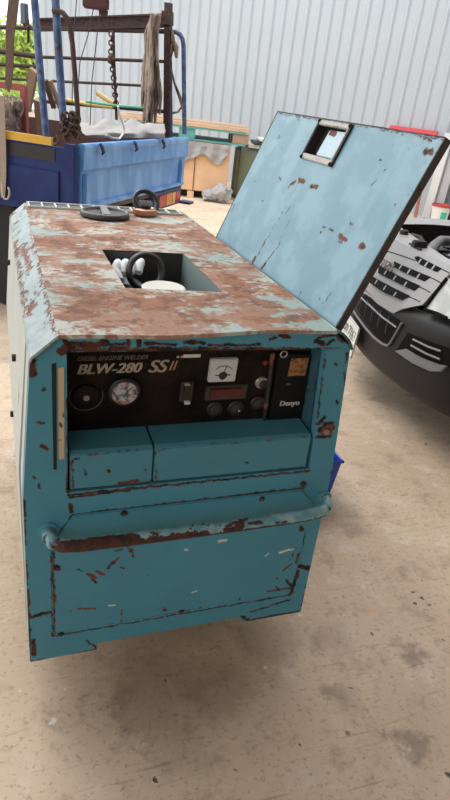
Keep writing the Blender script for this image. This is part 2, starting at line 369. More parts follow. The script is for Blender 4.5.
b = B(); b.slab([(xl(E0)-.003, .115, E0+.03), (xl(ZM)-.005, .115, ZM), (-.003, .115, ZS-.008), (.010, .115, ZS-.008), (xl(ZM)+.010, .115, ZM), (xl(E0)+.010, .115, E0+.03)], (0, 1.19, 0))
lp = b.build('left_panel', mat_side, gen)
for yy, zz in ((1.1, .86), (.45, .78), (.75, .45)):
    B().cyl((xl(zz)-.014, yy, zz), (xl(zz)+.004, yy, zz), .010, n=12).build('bolt', mat_dark, lp)
# engine inside, seen only through the open right side and the roof hatch
b = B(); b.box((.36, .62, .40), (.46, .85, .36)); b.box((.36, .50, .66), (.30, .34, .18)); b.box((.36, .95, .63), (.36, .22, .26)); b.cyl((.3, .2, .42), (.3, .1, .42), .14)
b.build('engine_block', plain('oily_engine', (0.028, 0.026, 0.026), 0.5, 0.2, 0.3, 12), gen, bevel=.012)
b = B(); b.box((.12, .66, .075), (.09, .8, .15)); b.box((.58, .66, .075), (.09, .8, .15)); b.build('skid', mat_dark, gen)

# front sheet with its recess
RTL, RTR, RBR, RBL = (.068, .983), (.638, .975), (.6585, .652), (.069, .652)
b = B()
P3 = lambda l, y: [(x, y, z) for x, z in l]
def prism(l, y0, y1): b.hull(P3(l, y0), P3(l, y1))
xm = .352
prism([(xl(E0), E0), (.140, E0+.001), (.140, .652), RBL, RTL, (XA+.004, ZR-.004), (0, ZS), (xl(ZM), ZM)], 0, .028)
prism([RTL, RTR, (XB-.004, ZR-.004), (XA+.004, ZR-.004)], 0, .028)
prism([(xr(E0), E0), (xr(ZM), ZM), (.70, ZS), (XB-.004, ZR-.004), RTR, RBR, (.541, .652), (.541, E0+.002)], 0, .028)
prism([(.140, E0+.024), (.541, E0+.024), (.541, .652), (.140, .652)], 0, .028)
fp_ = b.build('front_panel', mat_front, gen)
for m_ in (mat_front_top, mat_front_right, mat_front_low): fp_.data.materials.append(m_)
for f in fp_.data.polygons:
    c_ = V(f.center)+ORG; f.material_index = 2 if c_.x > .545 and (abs(c_.z-.9) > .095 or c_.x > .63) and c_.z < 1.01 and (c_.z < .979 or c_.x > .645) else 1 if c_.z > .976 else 0 if c_.x < .141 else 3
# recess liner: top, left, right
b = B()
def cpy(z): return .065+(.98-z)/.215*.020
b.slab([(.068, .028, .983), (.638, .028, .975), (.642, .075, .975), (.064, .075, .983)], (0, 0, .006))
b.slab([(.638, .02, .975), (.6585, .02, .652), (.6585, .095, .652), (.638, .072, .975)], (.006, 0, 0))
b.slab([(.068, .02, .983), (.069, .02, .652), (.069, .095, .652), (.068, .072, .983)], (-.006, 0, 0))
b.build('recess_liner', mat_teal_in, gen)
# control panel
CPN = V((0, -.215, -.020)).normalized()          # faces the operator
CPU = V((0, -.020, .215)).normalized()
CP0 = V((.35, .065, .98))
def cp(q, lift=0.0): return on(q, CP0, CPN)+CPN*lift
N = NT('grimy_control_panel'); c = N.obj()
a = N.noise(c, 9, 6, 0.7).outputs['Fac']; g = N.noise(c, 60, 5, 0.7).outputs['Fac']
col = N.mix(N.step(a, 0.4, 0.62), (0.004, 0.003, 0.003), (0.016, 0.010, 0.007)); col = N.mix(N.m_('MULTIPLY', N.step(g, 0.60, 0.72), .5), col, (0.06, 0.036, 0.024))
N.set(Base_Color=col, Roughness=0.75, Specular_IOR_Level=.15); mat_cp = N.m
b = B(); b.slab([(.066, .065, .984), (.640, .065, .984), (.640, .087, .742), (.066, .087, .742)], (0, .006, 0))
cpl = b.build('control_panel', mat_cp, gen)
cream = plain('worn_cream_print', (0.42, 0.34, 0.26), 0.7, 0, 0.5, 90)
cream2 = plain('faint_print', (0.16, 0.12, 0.10), 0.7, 0, 0.6, 120)
white = plain('white_plastic', (0.62, 0.60, 0.57), 0.5, 0, 0.08, 30)
black = plain('black_plastic', (0.012, 0.012, 0.013), 0.4, 0, 0.2, 60)
text('lettering', 'BLW-280', .034, cp((109, 369), .0005), X, CPU, cream, cpl, shear=0.28, squash=1.02, heavy=.0013)
text('lettering', 'SS', .044, cp((157, 367), .0005), X, CPU, cream, cpl, shear=0.28, squash=1.0, heavy=.0013)
text('lettering', 'II', .034, cp((172, 366), .0005), X, CPU, plain('orange_print', (0.40, 0.22, 0.12), .7), cpl, shear=0.28, squash=1.0, bold=.0)
text('lettering', 'DIESEL ENGINE WELDER', .0145, cp((113, 358), .0005), X, CPU, cream2, cpl, shear=0.28, squash=0.95)
def cpbox(name, q, sx, sy, dz, mat, parent=gen, bevel=.002, lift=0.0, label=None):
    bb = B(); bb.box(cp(q, lift+dz/2-.001), (sx, sy, dz), (X, CPU, CPN)); return bb.build(name, mat, parent, bevel=bevel, label=label)
def cpcyl(name, q, r, dz, mat, parent=gen, lift=0.0, n=28, label=None):
    bb = B(); p = cp(q, lift); bb.lathe([(r, -.001), (r, dz*.7), (r*.9, dz)], p, CPN, n); return bb.build(name, mat, parent, smooth=True, label=label)
cpbox('name_strip', (192, 356), .040, .008, .001, white, cpl, 0)
cpbox('printed_dot', (178, 357), .006, .005, .001, cream, cpl, 0); cpbox('printed_dot', (182, 357), .005, .005, .001, cream, cpl, 0)
# big knob at the left with its arc scale
kn = cpcyl('dial_knob', (86, 396), .030, .008, plain('dial_black', (0.007, 0.006, 0.006), .6, Specular_IOR_Level=.2))
bb = B(); p = cp((86, 396), .0012); ang = [radians(a) for a in range(150, 390, 10)]
bb.tube([p+X*.036*cos(a)+CPU*.036*sin(a) for a in ang], .0009, 6); bb.build('dial_scale', cream2, kn)
cpcyl('knob_center', (86, 396), .007, .003, plain('worn_metal', (0.30, 0.26, 0.22), 0.5, 0.3), kn, .0075)
# round fuel gauge
fg = cpcyl('round_gauge', (124, 391), .036, .010, black)
N = NT('mottled_gauge_face'); c = N.obj(); a = N.noise(c, 70, 4, 0.6, 1.0).outputs['Fac']
N.set(Base_Color=N.mix(N.step(a, .42, .6), N.mix(N.step(N.noise(c, 45, 3).outputs['Fac'], .5, .62), (0.42, 0.42, 0.46), (0.45, 0.16, 0.14)), (0.08, 0.085, 0.10)), Roughness=0.25)
bb = B(); bb.lathe([(.0285, 0), (.0285, .0012), (.018, .0024), (0, .003)], cp((124, 391), .0095), CPN, 32); bb.build('gauge_face', N.m, fg, smooth=True)
bb = B(); p = cp((124, 391), .0135); bb.tube([p-X*.004-CPU*.004, p+X*.014+CPU*.016], .001, 6); bb.build('needle', black, fg)
# rocker switch
rs = cpbox('rocker_switch', (186, 391), .030, .054, .007, plain('switch_plate', (0.03, 0.025, 0.022), .5))
cpbox('rocker', (186, 389), .016, .040, .008, black, rs, .003, .006); cpbox('indicator_window', (186, 400), .013, .007, .010, white, rs, .001, .006); cpbox('switch_mark', (186, 382), .012, .003, .009, cream, rs, 0, .006)
# voltmeter
vm = cpbox('voltmeter', (222, 368.5), .066, .060, .012, plain('meter_case', (0.52, 0.52, 0.50), .35, 0, .05))
p = cp((222, 368.5), .0115)
bb = B(); a_ = [radians(a) for a in range(40, 141, 8)]; c0 = p-CPU*.014
bb.tube([c0+X*.027*cos(a)+CPU*.027*sin(a) for a in a_], .0008, 6); bb.build('scale_arc', black, vm)
bb = B(); bb.tube([c0+CPU*.004, c0+X*.006+CPU*.026], .0008, 6); bb.build('needle', black, vm)
bb = B(); bb.lathe([(.010, 0), (.010, .001)], c0+CPU*.002, CPN, 16); bb.box(c0+CPU*.003, (.036, .002, .0016), (X, CPU, CPN)); bb.build('pivot_cover', black, vm)
text('lettering', 'V', .010, c0-CPU*.008+CPN*.0006, X, CPU, black, vm)
# warning window, sockets, key switch
dw = cpbox('display_window', (226, 392), .104, .040, .005, plain('display_frame', (0.045, 0.032, 0.024), .5))
cpbox('red_glass', (225, 391.5), .078, .024, .006, plain('dark_red_glass', (0.075, 0.006, 0.006), .25, 0, .3, 60), dw, .001, .004)
for q in ((214.5, 408.5), (235.5, 407.5)):
    s_ = cpcyl('outlet_socket', q, .021, .006, black); cpcyl('socket_core', q, .013, .002, plain('socket_grey', (0.03, 0.028, 0.028), .6), s_, .006)
B().ball(cp((238, 409), .008), .0035).build('screw_head', plain('bright_screw', (0.55, 0.5, 0.45), .3, .8), cpl)
ks = cpcyl('key_switch', (261, 382), .016, .006, plain('key_metal', (0.32, 0.30, 0.27), .35, .7)); cpcyl('key_slot', (262.5, 383), .011, .003, black, ks, .0055)
so = cpcyl('round_socket', (257, 402), .019, .007, black); cpcyl('socket_core', (257, 402), .011, .002, plain('socket_grey2', (0.04, 0.03, 0.028), .6), so, .007)
cpcyl('pilot_lamp', (264.5, 362), .006, .006, plain('red_lamp', (0.20, 0.01, 0.012), .3))
# breaker box on the right of the panel
bb = B(); q4 = [(277, 352), (310, 352), (300, 423), (266, 424)]
bb.hull([cp(q, -.001) for q in q4[::-1]], [cp(q, .010) for q in q4[::-1]])
bk = bb.build('breaker_plate', plain('black_plate', (0.006, 0.006, 0.007), .6, 0, .3, 30, Specular_IOR_Level=.2), gen, bevel=.002)
N = NT('orange_label'); c = N.obj(); a = N.noise(c, 90, 4, .6).outputs['Fac']; N.set(Base_Color=N.mix(N.step(a, .45, .6), (0.34, 0.15, 0.05), (0.10, 0.05, 0.025)), Roughness=.6)
cpbox('rating_label', (296.5, 365), .046, .048, .0015, N.m, bk, 0, .010)
text('lettering', '20A', .008, cp((287, 382), .0108), X, CPU, cream2, bk)
text('lettering', 'Denyo', .020, cp((288, 401), .0108), X, CPU, white, bk, heavy=.0006)
bb = B(); bb.torus(cp((282, 352), .011), CPN, .008, .0018); bb.build('lifting_ring', plain('steel_ring', (0.5, 0.47, 0.42), .35, .7), bk, smooth=True)
bb = B(); p0, p1 = cp((272, 352), .006), cp((262, 428), .006); bb.tube([p0, p1], .006, 8); bb.build('edge_strip', rusty('rusty_strip', (0.02, 0.018, 0.016), .35, 20, (), ORG), gen)
# terminal covers
cov_segs = sg([(88, 455, 150, 449, .8), (100, 452, 106, 452, 1.2), (120, 450, 124, 450, 1.2), (128, 438, 147, 436, 2.4), (120, 441, 132, 439, 1.2), (140, 447, 147, 446, 1.4), (72, 462, 73, 492, .9), (73, 491, 153, 482, 1.2), (120, 484, 138, 481, 2.0), (84, 469, 85, 476, 1.2), (109, 471, 110, 472, 1), (75, 460, 79, 459, 1.2),
    (155, 446, 156, 484, .8), (158, 451, 172, 447, .7), (180, 446, 200, 443, 1.0), (190, 442, 194, 442, 1.0), (208, 444, 240, 443, .8), (257, 439, 272, 440, 1.6), (270, 430, 276, 433, 1.6), (300, 437, 306, 437, 1.2), (157, 483, 306, 467, .7), (245, 463, 247, 464, .8)], 0.0)
mat_cov = rusty('teal_cover_paint', (0.066, 0.23, 0.30), 0.10, 10, cov_segs, ORG, rust=(0.12, 0.035, 0.018), dark=(0.02, 0.010, 0.009), fine=.35, wob=.009, rough=.5, spec=.3)
for x0, x1 in ((.0735, .2545), (.2585, .647)):
    bb = B(); pr = [(.089, .757), (.012, .751), (.002, .745), (.002, .657), (.089, .657)]
    bb.hull([(x0, y, z) for y, z in pr], [(x1, y, z) for y, z in pr]); bb.build('terminal_cover', mat_cov, gen, bevel=.002)
bb = B(); bb.slab([(.070, .01, .654), (.652, .01, .654), (.652, .09, .654), (.070, .09, .654)], (0, 0, -.010)); bb.build('recess_sill', mat_dark, gen)
# foam strip, and a black strip painting the slot's dark, at the left edge
bb = B(); bb.slab([atY(q, -.001) for q in ((51.5, 364), (56.5, 363), (57, 470), (53.5, 470))], (0, .012, 0)); bb.build('slot_dark_strip', plain('slot_black', (0.016, 0.011, 0.010), .8), gen, bevel=.001)
bb = B(); bb.slab([atY(q, -.0015) for q in ((57.2, 368), (65, 366), (65.5, 459), (58, 461))], (0, .012, 0))
bb.build('foam_strip', rusty('cream_foam', (0.52, 0.40, 0.23), .02, 8, sg([(60, 424, 61, 426, 1.1), (64, 414, 64, 416, .9), (59, 440, 60, 440, .6)], -.0015), ORG, wob=.006, fine=.1, rough=.9), gen, bevel=.002)
# lower access panel and its bolts
bb = B(); lpq = [(53, 635), (51.5, 545), (73.5, 516), (302, 490), (313, 502), (305, 534), (298, 567), (290, 593.5)]
bb.slab([atY(q, -.005) for q in lpq], (0, .008, 0)); lowp = bb.build('lower_panel', mat_lower, gen, bevel=.0025)
mat_bolt = rusty('rusted_bolt', (0.05, 0.03, 0.025), .5, 60, (), ORG, rust=(0.14, 0.05, 0.025))
for q in ((57, 567), (61, 633), (124, 512.5), (261.5, 498), (301, 529), (181, 611), (303, 484)):
    p = atY(q, -.002); bb = B(); bb.lathe([(.008, -.003), (.008, .003), (.0055, .003), (.0055, .007), (.003, .008)], p, -Y, 6 if q[0] % 2 else 14); bb.build('bolt', mat_bolt, gen)
for q in ((327, 428),):
    p = atY(q, 0); bb = B(); bb.box(p+V((0, -.002, 0)), (.030, .006, .034)); br = bb.build('latch_plate', rusty('latch_rust', (0.10, 0.05, 0.035), .5, 40, (), ORG, rust=(.16, .06, .03)), gen, bevel=.002)
    bb = B(); bb.lathe([(.008, 0), (.008, .006), (.004, .008)], p+V((-.004, -.005, -.006)), -Y, 14); bb.build('latch_pin', plain('pin_metal', (0.30, 0.22, 0.17), .5, .5), br)
# carrying bar
hp = [(.026, .01, .553), (.026, -.018, .553), (.032, -.040, .553), (.052, -.054, .552), (.09, -.058, .551), (.2, -.058, .550), (.34, -.058, .550), (.48, -.058, .551), (.60, -.058, .553), (.655, -.057, .555), (.690, -.050, .556), (.710, -.032, .556), (.716, -.012, .556), (.716, .01, .556)]
hs = [((.026, -.03, .553), (.05, -.06, .553), .014), ((.045, -.07, .540), (.33, -.07, .540), .019), ((.05, -.075, .560), (.20, -.075, .560), .020), ((.20, -.075, .556), (.22, -.072, .545), .012), ((.33, -.068, .532), (.70, -.066, .536), .016), ((.30, -.08, .545), (.37, -.08, .548), .014), ((.42, -.073, .55), (.46, -.073, .553), .008), ((.48, -.072, .562), (.51, -.072, .562), .006), ((.55, -.078, .555), (.58, -.078, .556), .006), ((.24, -.075, .56), (.27, -.075, .56), .005)]
bb = B(); bb.tube(hp, .0155, 18)
hb = bb.build('carrying_bar', rusty('bar_paint', (0.12, 0.29, 0.34), .24, 16, hs, ORG, rust=(.075, .024, .016), dark=(.030, .013, .010), fine=.5, wob=.010, rough=.4, pale=(.25, .43, .45)), gen, smooth=True)
for x in (.026, .716): B().lathe([(.023, -.002), (.023, .003), (.017, .005)], (x, 0, .554), -Y, 20).build('bar_flange', mat_front, hb)

# roof sheet with the hatch opening
roof_segs = []
def rs_(lst):
    for a, b_, c_, d, r in lst: roof_segs.append((atZ((a, b_), ZR), atZ((c_, d), ZR), r))
rs_([(75, 318, 92, 300, .03), (70, 290, 100, 296, .025), (120, 308, 170, 303, .022), (75, 268, 105, 280, .03), (62, 240, 90, 255, .03), (90, 236, 130, 240, .02), (190, 305, 215, 298, .025), (232, 290, 265, 305, .03), (60, 222, 75, 232, .015), (150, 232, 195, 236, .02), (215, 262, 240, 285, .018), (250, 320, 300, 322, .012), (170, 322, 230, 320, .008), (80, 326, 140, 322, .006)])
N = NT('roof_paint_and_rust'); c = N.obj(); cs_ = N.obj((.8, 1.1, 1))
big = N.noise(cs_, 6.5, 8, .68, .3).outputs['Fac']; n2 = N.noise(N.v_('ADD', cs_, (3, 7, 1)), 9, 8, .70, .5).outputs['Fac']; fk = N.noise(c, 75, 5, .7).outputs['Fac']; fk2 = N.noise(N.v_('ADD', c, (2, 1, 4)), 48, 6, .72).outputs['Fac']
nvr = N.noise(c, 20, 5, .7); cwr = N.v_('ADD', c, N.v_('SCALE', N.v_('SUBTRACT', nvr.outputs['Color'], (.5, .5, .5)), sc=.14))
best = None
for p0, p1, r in roof_segs:
    a_ = V(p0)-ORG; ba = V(p1)-V(p0); pa = N.v_('SUBTRACT', cwr, a_)
    h = N.n('Math', [N.v_('DOT_PRODUCT', pa, ba/ba.dot(ba)), 1.0, 0.0], operation='MULTIPLY', use_clamp=True).outputs[0]
    d = N.m_('SUBTRACT', N.v_('LENGTH', N.v_('SUBTRACT', pa, N.v_('SCALE', tuple(ba), sc=h))), r); best = d if best is None else N.m_('MINIMUM', best, d)
known = N.step(best, .02, -.02)
tone = N.noise(c, 3.5, 3, .5).outputs['Fac']
paint = N.mix(N.step(tone, .38, .62), (0.30, 0.39, 0.37), (0.50, 0.49, 0.43))
wash = N.m_('MULTIPLY', N.step(N.m_('ADD', N.m_('MULTIPLY', big, .75), N.m_('MULTIPLY', fk2, .25)), .45, .53), .9)
col = N.mix(wash, paint, (0.32, 0.155, 0.095))
deep = N.step(N.m_('ADD', N.m_('ADD', N.m_('MULTIPLY', n2, .72), N.m_('MULTIPLY', fk2, .25)), N.m_('MULTIPLY', known, .10)), .475, .535)
rustc = N.mix(N.step(N.noise(c, 24, 5, .65).outputs['Fac'], .40, .62), (0.30, 0.13, 0.068), (0.155, 0.066, 0.038))
col = N.mix(N.m_('MULTIPLY', deep, .92), col, rustc)
col = N.mix(N.m_('MULTIPLY', N.step(fk, .64, .70), .6), col, (0.48, 0.44, 0.38))
col = N.mix(N.m_('MULTIPLY', N.step(N.noise(N.v_('ADD', c, (9, 2, 0)), 40, 4, .65).outputs['Fac'], .66, .72), .8), col, (0.10, 0.05, 0.035))
N.set(Base_Color=col, Roughness=.7, Specular_IOR_Level=.2); N.bump(deep, -.25, .0012); mat_roof = N.m
mat_should = rusty('shoulder_paint', (0.25, 0.33, 0.34), 0.30, 12, [(V((.050, .0, ZR)), V((.050, 1.0, ZR)), .004), (V((.046, .02, ZR)), V((.048, .5, ZR)), .008), (V((.004, .3, ZS)), V((.004, .9, ZS)), .008), (V((.03, .5, ZS+.02)), V((.02, .75, ZS+.02)), .010)], ORG, rust=(0.20, 0.10, 0.07), dark=(0.12, 0.06, 0.045), pale=(0.33, 0.39, 0.385), fine=.5, stretch=(1, .7, 1.4), wob=.03, rough=.42)
HTL, HTR, HBR, HBL = (.236, .657), (.473, .640), (.473, .262), (.233, .288)
xs_ = [XA, .12, .18, .234, .29, .35, .41, .473, .53, .59, XB]
def sag(x): return -.004*math.exp(-((x-.26)/.10)**2)+.005*math.exp(-((x-.50)/.09)**2)
def roofv(x, j):
    s_ = (x-.234)/(.473-.234)
    if j == 0: return V((x, -.014, ZR+sag(x)))
    if j == 1: return V((x, .03, ZR+sag(x)*.5))
    if j == 2: return V((x, HBL[1]+(HBR[1]-HBL[1])*min(max(s_, 0), 1), ZR))
    if j == 3: return V((x, HTL[1]+(HTR[1]-HTL[1])*min(max(s_, 0), 1), ZR))
    if j == 4: return V((x, 1.232, ZR))
    return V((x, LEN, ZR))
bb = B(); T = []
for lev in (0, -.004):
    T.append([[bb.bm.verts.new(roofv(x, j)+V((0, 0, lev))) for j in range(6)] for x in xs_])
for i in range(len(xs_)-1):
    for j in range(5):
        if j == 2 and 3 <= i < 7: continue
        if j == 4 and 0 < i < 9: pass
        for L_, T_ in enumerate(T):
            f = (T_[i][j], T_[i+1][j], T_[i+1][j+1], T_[i][j+1]); bb.bm.faces.new(f if L_ == 0 else f[::-1])
ed = [e for e in bb.bm.edges if len(e.link_faces) == 1 and e.verts[0].co.z > ZR-.0095]
for i in range(len(xs_)-1):            # downturned front lip
    a0, a1 = V(roofv(xs_[i], 0)), V(roofv(xs_[i+1], 0))
    bb.hull([a0, a1, a1+V((0, .003, 0)), a0+V((0, .003, 0))], [a0-Z*.008, a1-Z*.008, a1+V((0, .003, -.008)), a0+V((0, .003, -.008))])
roof = bb.build('roof_panel', mat_roof, gen)
bb = B()
bb.slab([(0, -.012, ZS), (0, LEN, ZS), (XA, LEN, ZR), (XA, -.014, ZR)], (.003, 0, -.004))
bb.slab([(-.004, -.012, ZS-.010), (-.004, LEN, ZS-.010), (0, LEN, ZS), (0, -.012, ZS)], (.004, 0, -.002))
bb.build('roof_shoulder', mat_should, gen, label='pale sloping left shoulder of the roof')
mat_fl2 = rusty('rusty_roof_corner', (0.06, 0.13, 0.15), .45, 20, (), ORG, rust=(.10, .045, .03), dark=(.03, .016, .013))
bb = B(); pr = [(XB, ZR), (.668, ZR-.006), (.685, ZR-.020), (.695, ZR-.034), (.70, ZS)]
for (xa, za), (xb, zb) in zip(pr, pr[1:]):
    bb.slab([(xa, -.014, za), (xa, .086, za), (xb, .086, zb), (xb, -.012, zb)], (-.002, 0, -.004))
bb.build('roof_shoulder', mat_fl2, gen)
bb = B()
for (xa, za), (xb, zb) in zip(pr, pr[1:]): bb.slab([(xa, .90, za), (xa, LEN, za), (xb, LEN, zb), (xb, .90, zb)], (-.002, 0, -.004))
bb.build('roof_shoulder', mat_should, gen)
bb = B(); bb.tube([(XB, -.01, ZR-.001), (XB, LEN, ZR-.001)], .004, 8); bb.build('hinge_rod', mat_roof, gen)
# hatch well
bb = B(); dz = .13
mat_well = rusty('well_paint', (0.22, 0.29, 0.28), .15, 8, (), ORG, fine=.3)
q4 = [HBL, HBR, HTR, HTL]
well_dark = rusty('well_shade_paint', (0.035, 0.036, 0.036), .3, 10, (), ORG, rust=(.06, .03, .022))  # shade painted into three walls and the floor; the lit right wall stays pale
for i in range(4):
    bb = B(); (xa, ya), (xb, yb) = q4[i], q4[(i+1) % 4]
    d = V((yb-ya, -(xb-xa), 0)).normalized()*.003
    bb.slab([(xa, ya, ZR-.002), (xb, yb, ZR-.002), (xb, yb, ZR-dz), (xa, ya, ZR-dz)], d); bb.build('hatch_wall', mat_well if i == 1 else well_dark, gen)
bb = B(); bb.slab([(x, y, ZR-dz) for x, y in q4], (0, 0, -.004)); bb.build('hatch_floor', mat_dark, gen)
# rear air grille let into the roof edge
bb = B(); gx0, gx1, gy0, gy1 = .064, .632, 1.245, 1.318
bb.slab([(gx0, gy0, ZR+.0006), (gx1, gy0, ZR+.0006), (gx1, gy1, ZR+.0006), (gx0, gy1, ZR+.0006)], (0, 0, .0006)); gr = bb.build('air_grille', mat_dark, gen)
bb = B(); frame_paint = plain('grille_paint', (0.62, 0.65, 0.63), .5, 0, .1)
n = 12
for i in range(n+1):
    x = gx0+(gx1-gx0)*i/n; bb.box((x, (gy0+gy1)/2, ZR+.004), (.005, gy1-gy0+.01, .006))
for yy in (gy0-.004, gy1+.004): bb.box(((gx0+gx1)/2, yy, ZR+.004), (gx1-gx0+.012, .006, .006))
bb.box(((gx0+gx1)/2, (gy0+gy1)/2, ZR+.003), (gx1-gx0, .004, .004))
bb.build('grille_bars', frame_paint, gr)
# raised side lid
TH = radians(68); H0 = V((.66, 0, 1.012)); D2 = V((cos(TH), 0, sin(TH))); DN = V((-sin(TH), 0, cos(TH)))
def lid(a, c_, n_=0.0): return H0+Y*a+D2*c_+DN*n_
def lidq(q): return on(q, H0, DN)
lid_segs = []
def ls_(lst):
    for a, b_, c_, d, r in lst: lid_segs.append((lidq((a, b_)), lidq((c_, d)), r*2.7e-3))
ls_([(252, 265, 266, 240, 1.0), (253, 262, 255, 258, 2.6), (262, 247, 263, 245, 1.5), (268, 238, 285, 208, .6), (261, 270, 280, 243, 1.0), (262, 268, 265, 264, 2.2), (280, 240, 290, 220, .6), (284, 215, 290, 207, .9),
     (291, 184, 295, 182, 2.0), (299, 180, 304, 182, 2.4), (311, 186, 317, 187, 2.4), (298, 183, 302, 180, 1.8), (288, 187, 289, 188, 1.0), (254, 181, 255, 182, .9), (262, 200, 263, 202, .6), (279, 177, 281, 180, 1.0), (320, 232, 321, 233, 1), (323, 227, 325, 228, 1.1), (330, 229, 333, 231, 1.3), (339, 235, 343, 239, 2.1), (345, 238, 347, 240, 1.6), (361, 245, 364, 248, 2.6), (338, 241, 342, 243, 1.0), (350, 223, 352, 225, .9), (326, 300, 331, 293, 1.1), (299, 295, 301, 291, .9), (322, 303, 323, 302, .7),
     (425, 151, 432, 153, 2.8), (438, 152, 440, 153, 1.6), (424, 139, 431, 141, 1.4), (380, 160, 381, 161, 1), (384, 171, 386, 169, .8), (296, 116, 300, 121, .7), (302, 140, 303, 142, .7), (372, 185, 376, 180, .7), (407, 196, 412, 190, .7), (395, 205, 397, 203, .7), (403, 135, 405, 135, .8),
     (277, 113, 330, 121, .8), (330, 121, 400, 132, .7), (400, 132, 448, 140, .8), (295, 115, 310, 118, 1.2), (232, 210, 234, 206, 1.4), (336, 325, 352, 300, .5)])
mat_lid = rusty('lid_paint', (0.135, 0.265, 0.325), .03, 6, lid_segs, ORG, rust=(.13, .05, .03), dark=(.035, .018, .014), fine=.62, wob=.012, rough=.36, pale=(.185, .315, .375))
bb = B(); LW, LH, LN = .90, .452, .022
bb.slab([lid(LN, .004), lid(LW, .004), lid(LW, .336), lid(LN, .336)], DN*-.004)
bb.slab([lid(LN, .336), lid(.400, .336), lid(.400, LH), lid(LN, LH)], DN*-.004)
bb.slab([lid(.578, .336), lid(LW, .336), lid(LW, LH), lid(.578, LH)], DN*-.004)
bb.slab([lid(.400, .446), lid(.578, .446), lid(.578, LH), lid(.400, LH)], DN*-.004)
sl = bb.build('side_lid', mat_lid, gen)
mat_fl = rusty('lid_edge_rust', (0.045, 0.040, 0.038), .3, 14, (), ORG, rust=(.07, .035, .028), dark=(.02, .014, .012), fine=.5, rough=.7)
bb = B(); fd = .018
for c0, c1 in ((lid(.020, .002, .001), lid(.020, LH, .001)), (lid(LW, .002, .001), lid(LW, LH, .001)), (lid(.020, LH, .001), lid(LW, LH, .001)), (lid(.020, .002, .001), lid(LW, .002, .001))):
    e = (c1-c0).normalized(); inn = e.cross(DN).normalized()*.003
    bb.slab([c0, c1, c1+inn, c0+inn], DN*-fd)
bb.build('lid_flange', mat_fl, sl, label='dark rusty turned edge of the lid')
for i in range(2):
    bb = B(); bb.slab([lid(.15+.5*i, .02, -.004), lid(.19+.5*i, .02, -.004), lid(.19+.5*i, .43, -.004), lid(.15+.5*i, .43, -.004)], DN*-.015); bb.build('stiffener', mat_side, sl)
# recessed lid handle
lw0, lw1, lh0, lh1 = .394, .578, .336, .448
mat_fr = rusty('handle_frame', (0.40, 0.37, 0.33), .22, 40, (), ORG, rust=(.14, .07, .045), fine=.5)
bb = B(); bw = .013
for a0, a1, c0, c1 in ((lw0, lw1, lh0, lh0+.016), (lw0, lw1, lh1-.013, lh1), (lw0+.005, lw0+bw, lh0, lh1)):
    bb.slab([lid(a0, c0, .006), lid(a1, c0, .006), lid(a1, c1, .006), lid(a0, c1, .006)], DN*-.012)
hf = bb.build('handle_frame', mat_fr, sl, bevel=.002)
bb = B()
for a0, a1 in ((lw1-.006, lw1+.003), (lw0-.003, lw0+.006)):
    bb = B(); bb.slab([lid(a0, lh0, .006), lid(a1, lh0, .006), lid(a1, lh1, .006), lid(a0, lh1, .006)], DN*-.012); bb.build('shade_dark_frame_bar', mat_dark, hf)  # black bars; the left one has its shadow painted into the colour
bb = B()
bb.slab([lid(lw0, lh0, -.022), lid(lw1, lh0, -.022), lid(lw1, lh1, -.022), lid(lw0, lh1, -.022)], DN*-.004)
for a0, a1, c0, c1 in ((lw0, lw0+.003, lh0, lh1), (lw1-.003, lw1, lh0, lh1), (lw0, lw1, lh0, lh0+.003), (lw0, lw1, lh1-.003, lh1)):
    bb.slab([lid(a0, c0, -.004), lid(a1, c0, -.004), lid(a1, c1, -.004), lid(a0, c1, -.004)], DN*-.02)
bb.build('handle_cup', mat_dark, sl)
bb = B(); bb.slab([lid(.424, .356, -.004), lid(.518, .356, -.004), lid(.512, .428, -.004), lid(.418, .430, -.004)], DN*-.006)
pk = rusty('paddle_paint', (0.42, 0.55, 0.62), .03, 30, [(lidq((330, 131)), lidq((334, 133)), .010), (lidq((326, 151)), lidq((327, 148)), .002)], ORG, rust=(.14, .06, .045), dark=(.1, .05, .04), wob=.004)
bb.build('latch_paddle', pk, sl, bevel=.002)
for a in (lw0+.004, lw1-.004):
    for c_ in (lh0+.004, lh1-.004): B().ball(lid(a, c_, .006), .006).build('corner_rivet', mat_dark, hf)

# ------------------------------------------------------------------ loose things on and in the generator
bcol = plain('black_rubber_cover', (0.030, 0.030, 0.032), .5, 0, .2, 60)
cc = V((.318, 1.140, ZR)); cov = thing('round_cover', 'flat black round cover with a grey crossbar lying on the rusty roof', 'cover', cc)
bb = B(); bb.lathe([(.082, .0005), (.088, .008), (.086, .016), (.076, .019), (.070, .012), (.03, .009), (0, .009)], cc, Z, 40); bb.build('rim', bcol, cov, smooth=True)
bb = B(); gcol = plain('grey_dusty_bar', (0.20, 0.205, 0.20), .6); bb.slab([cc+V((-.020, -.080, .015)), cc+V((.012, -.080, .015)), cc+V((.018, .080, .015)), cc+V((-.006, .080, .015))], (0, 0, .009)); bb.build('crossbar', gcol, cov, bevel=.003)
bb = B(); bb.torus(cc+Z*.018, Z, .080, .004, 40, 8); bb.build('lip', gcol, cov, smooth=True)
kc = V((.478, 1.205, ZR)); clp = thing('ring_clamp', 'copper coloured ring with a black hoop standing on it, near the back of the roof', 'ring', kc)
copper = plain('copper_metal', (0.40, 0.20, 0.11), .35, .45, .25, 40)
bb = B(); bb.lathe([(.032, .0005), (.043, .004), (.047, .015), (.046, .024), (.038, .028), (.031, .024), (.028, .012), (.02, .012)], kc, Z, 36); bb.build('copper_ring', copper, clp, smooth=True)
bb = B(); bb.torus(kc+V((.006, .016, .046)), (0.1, -.75, .62), .045, .009, 36, 10); bb.build('black_hoop', black, clp, smooth=True)
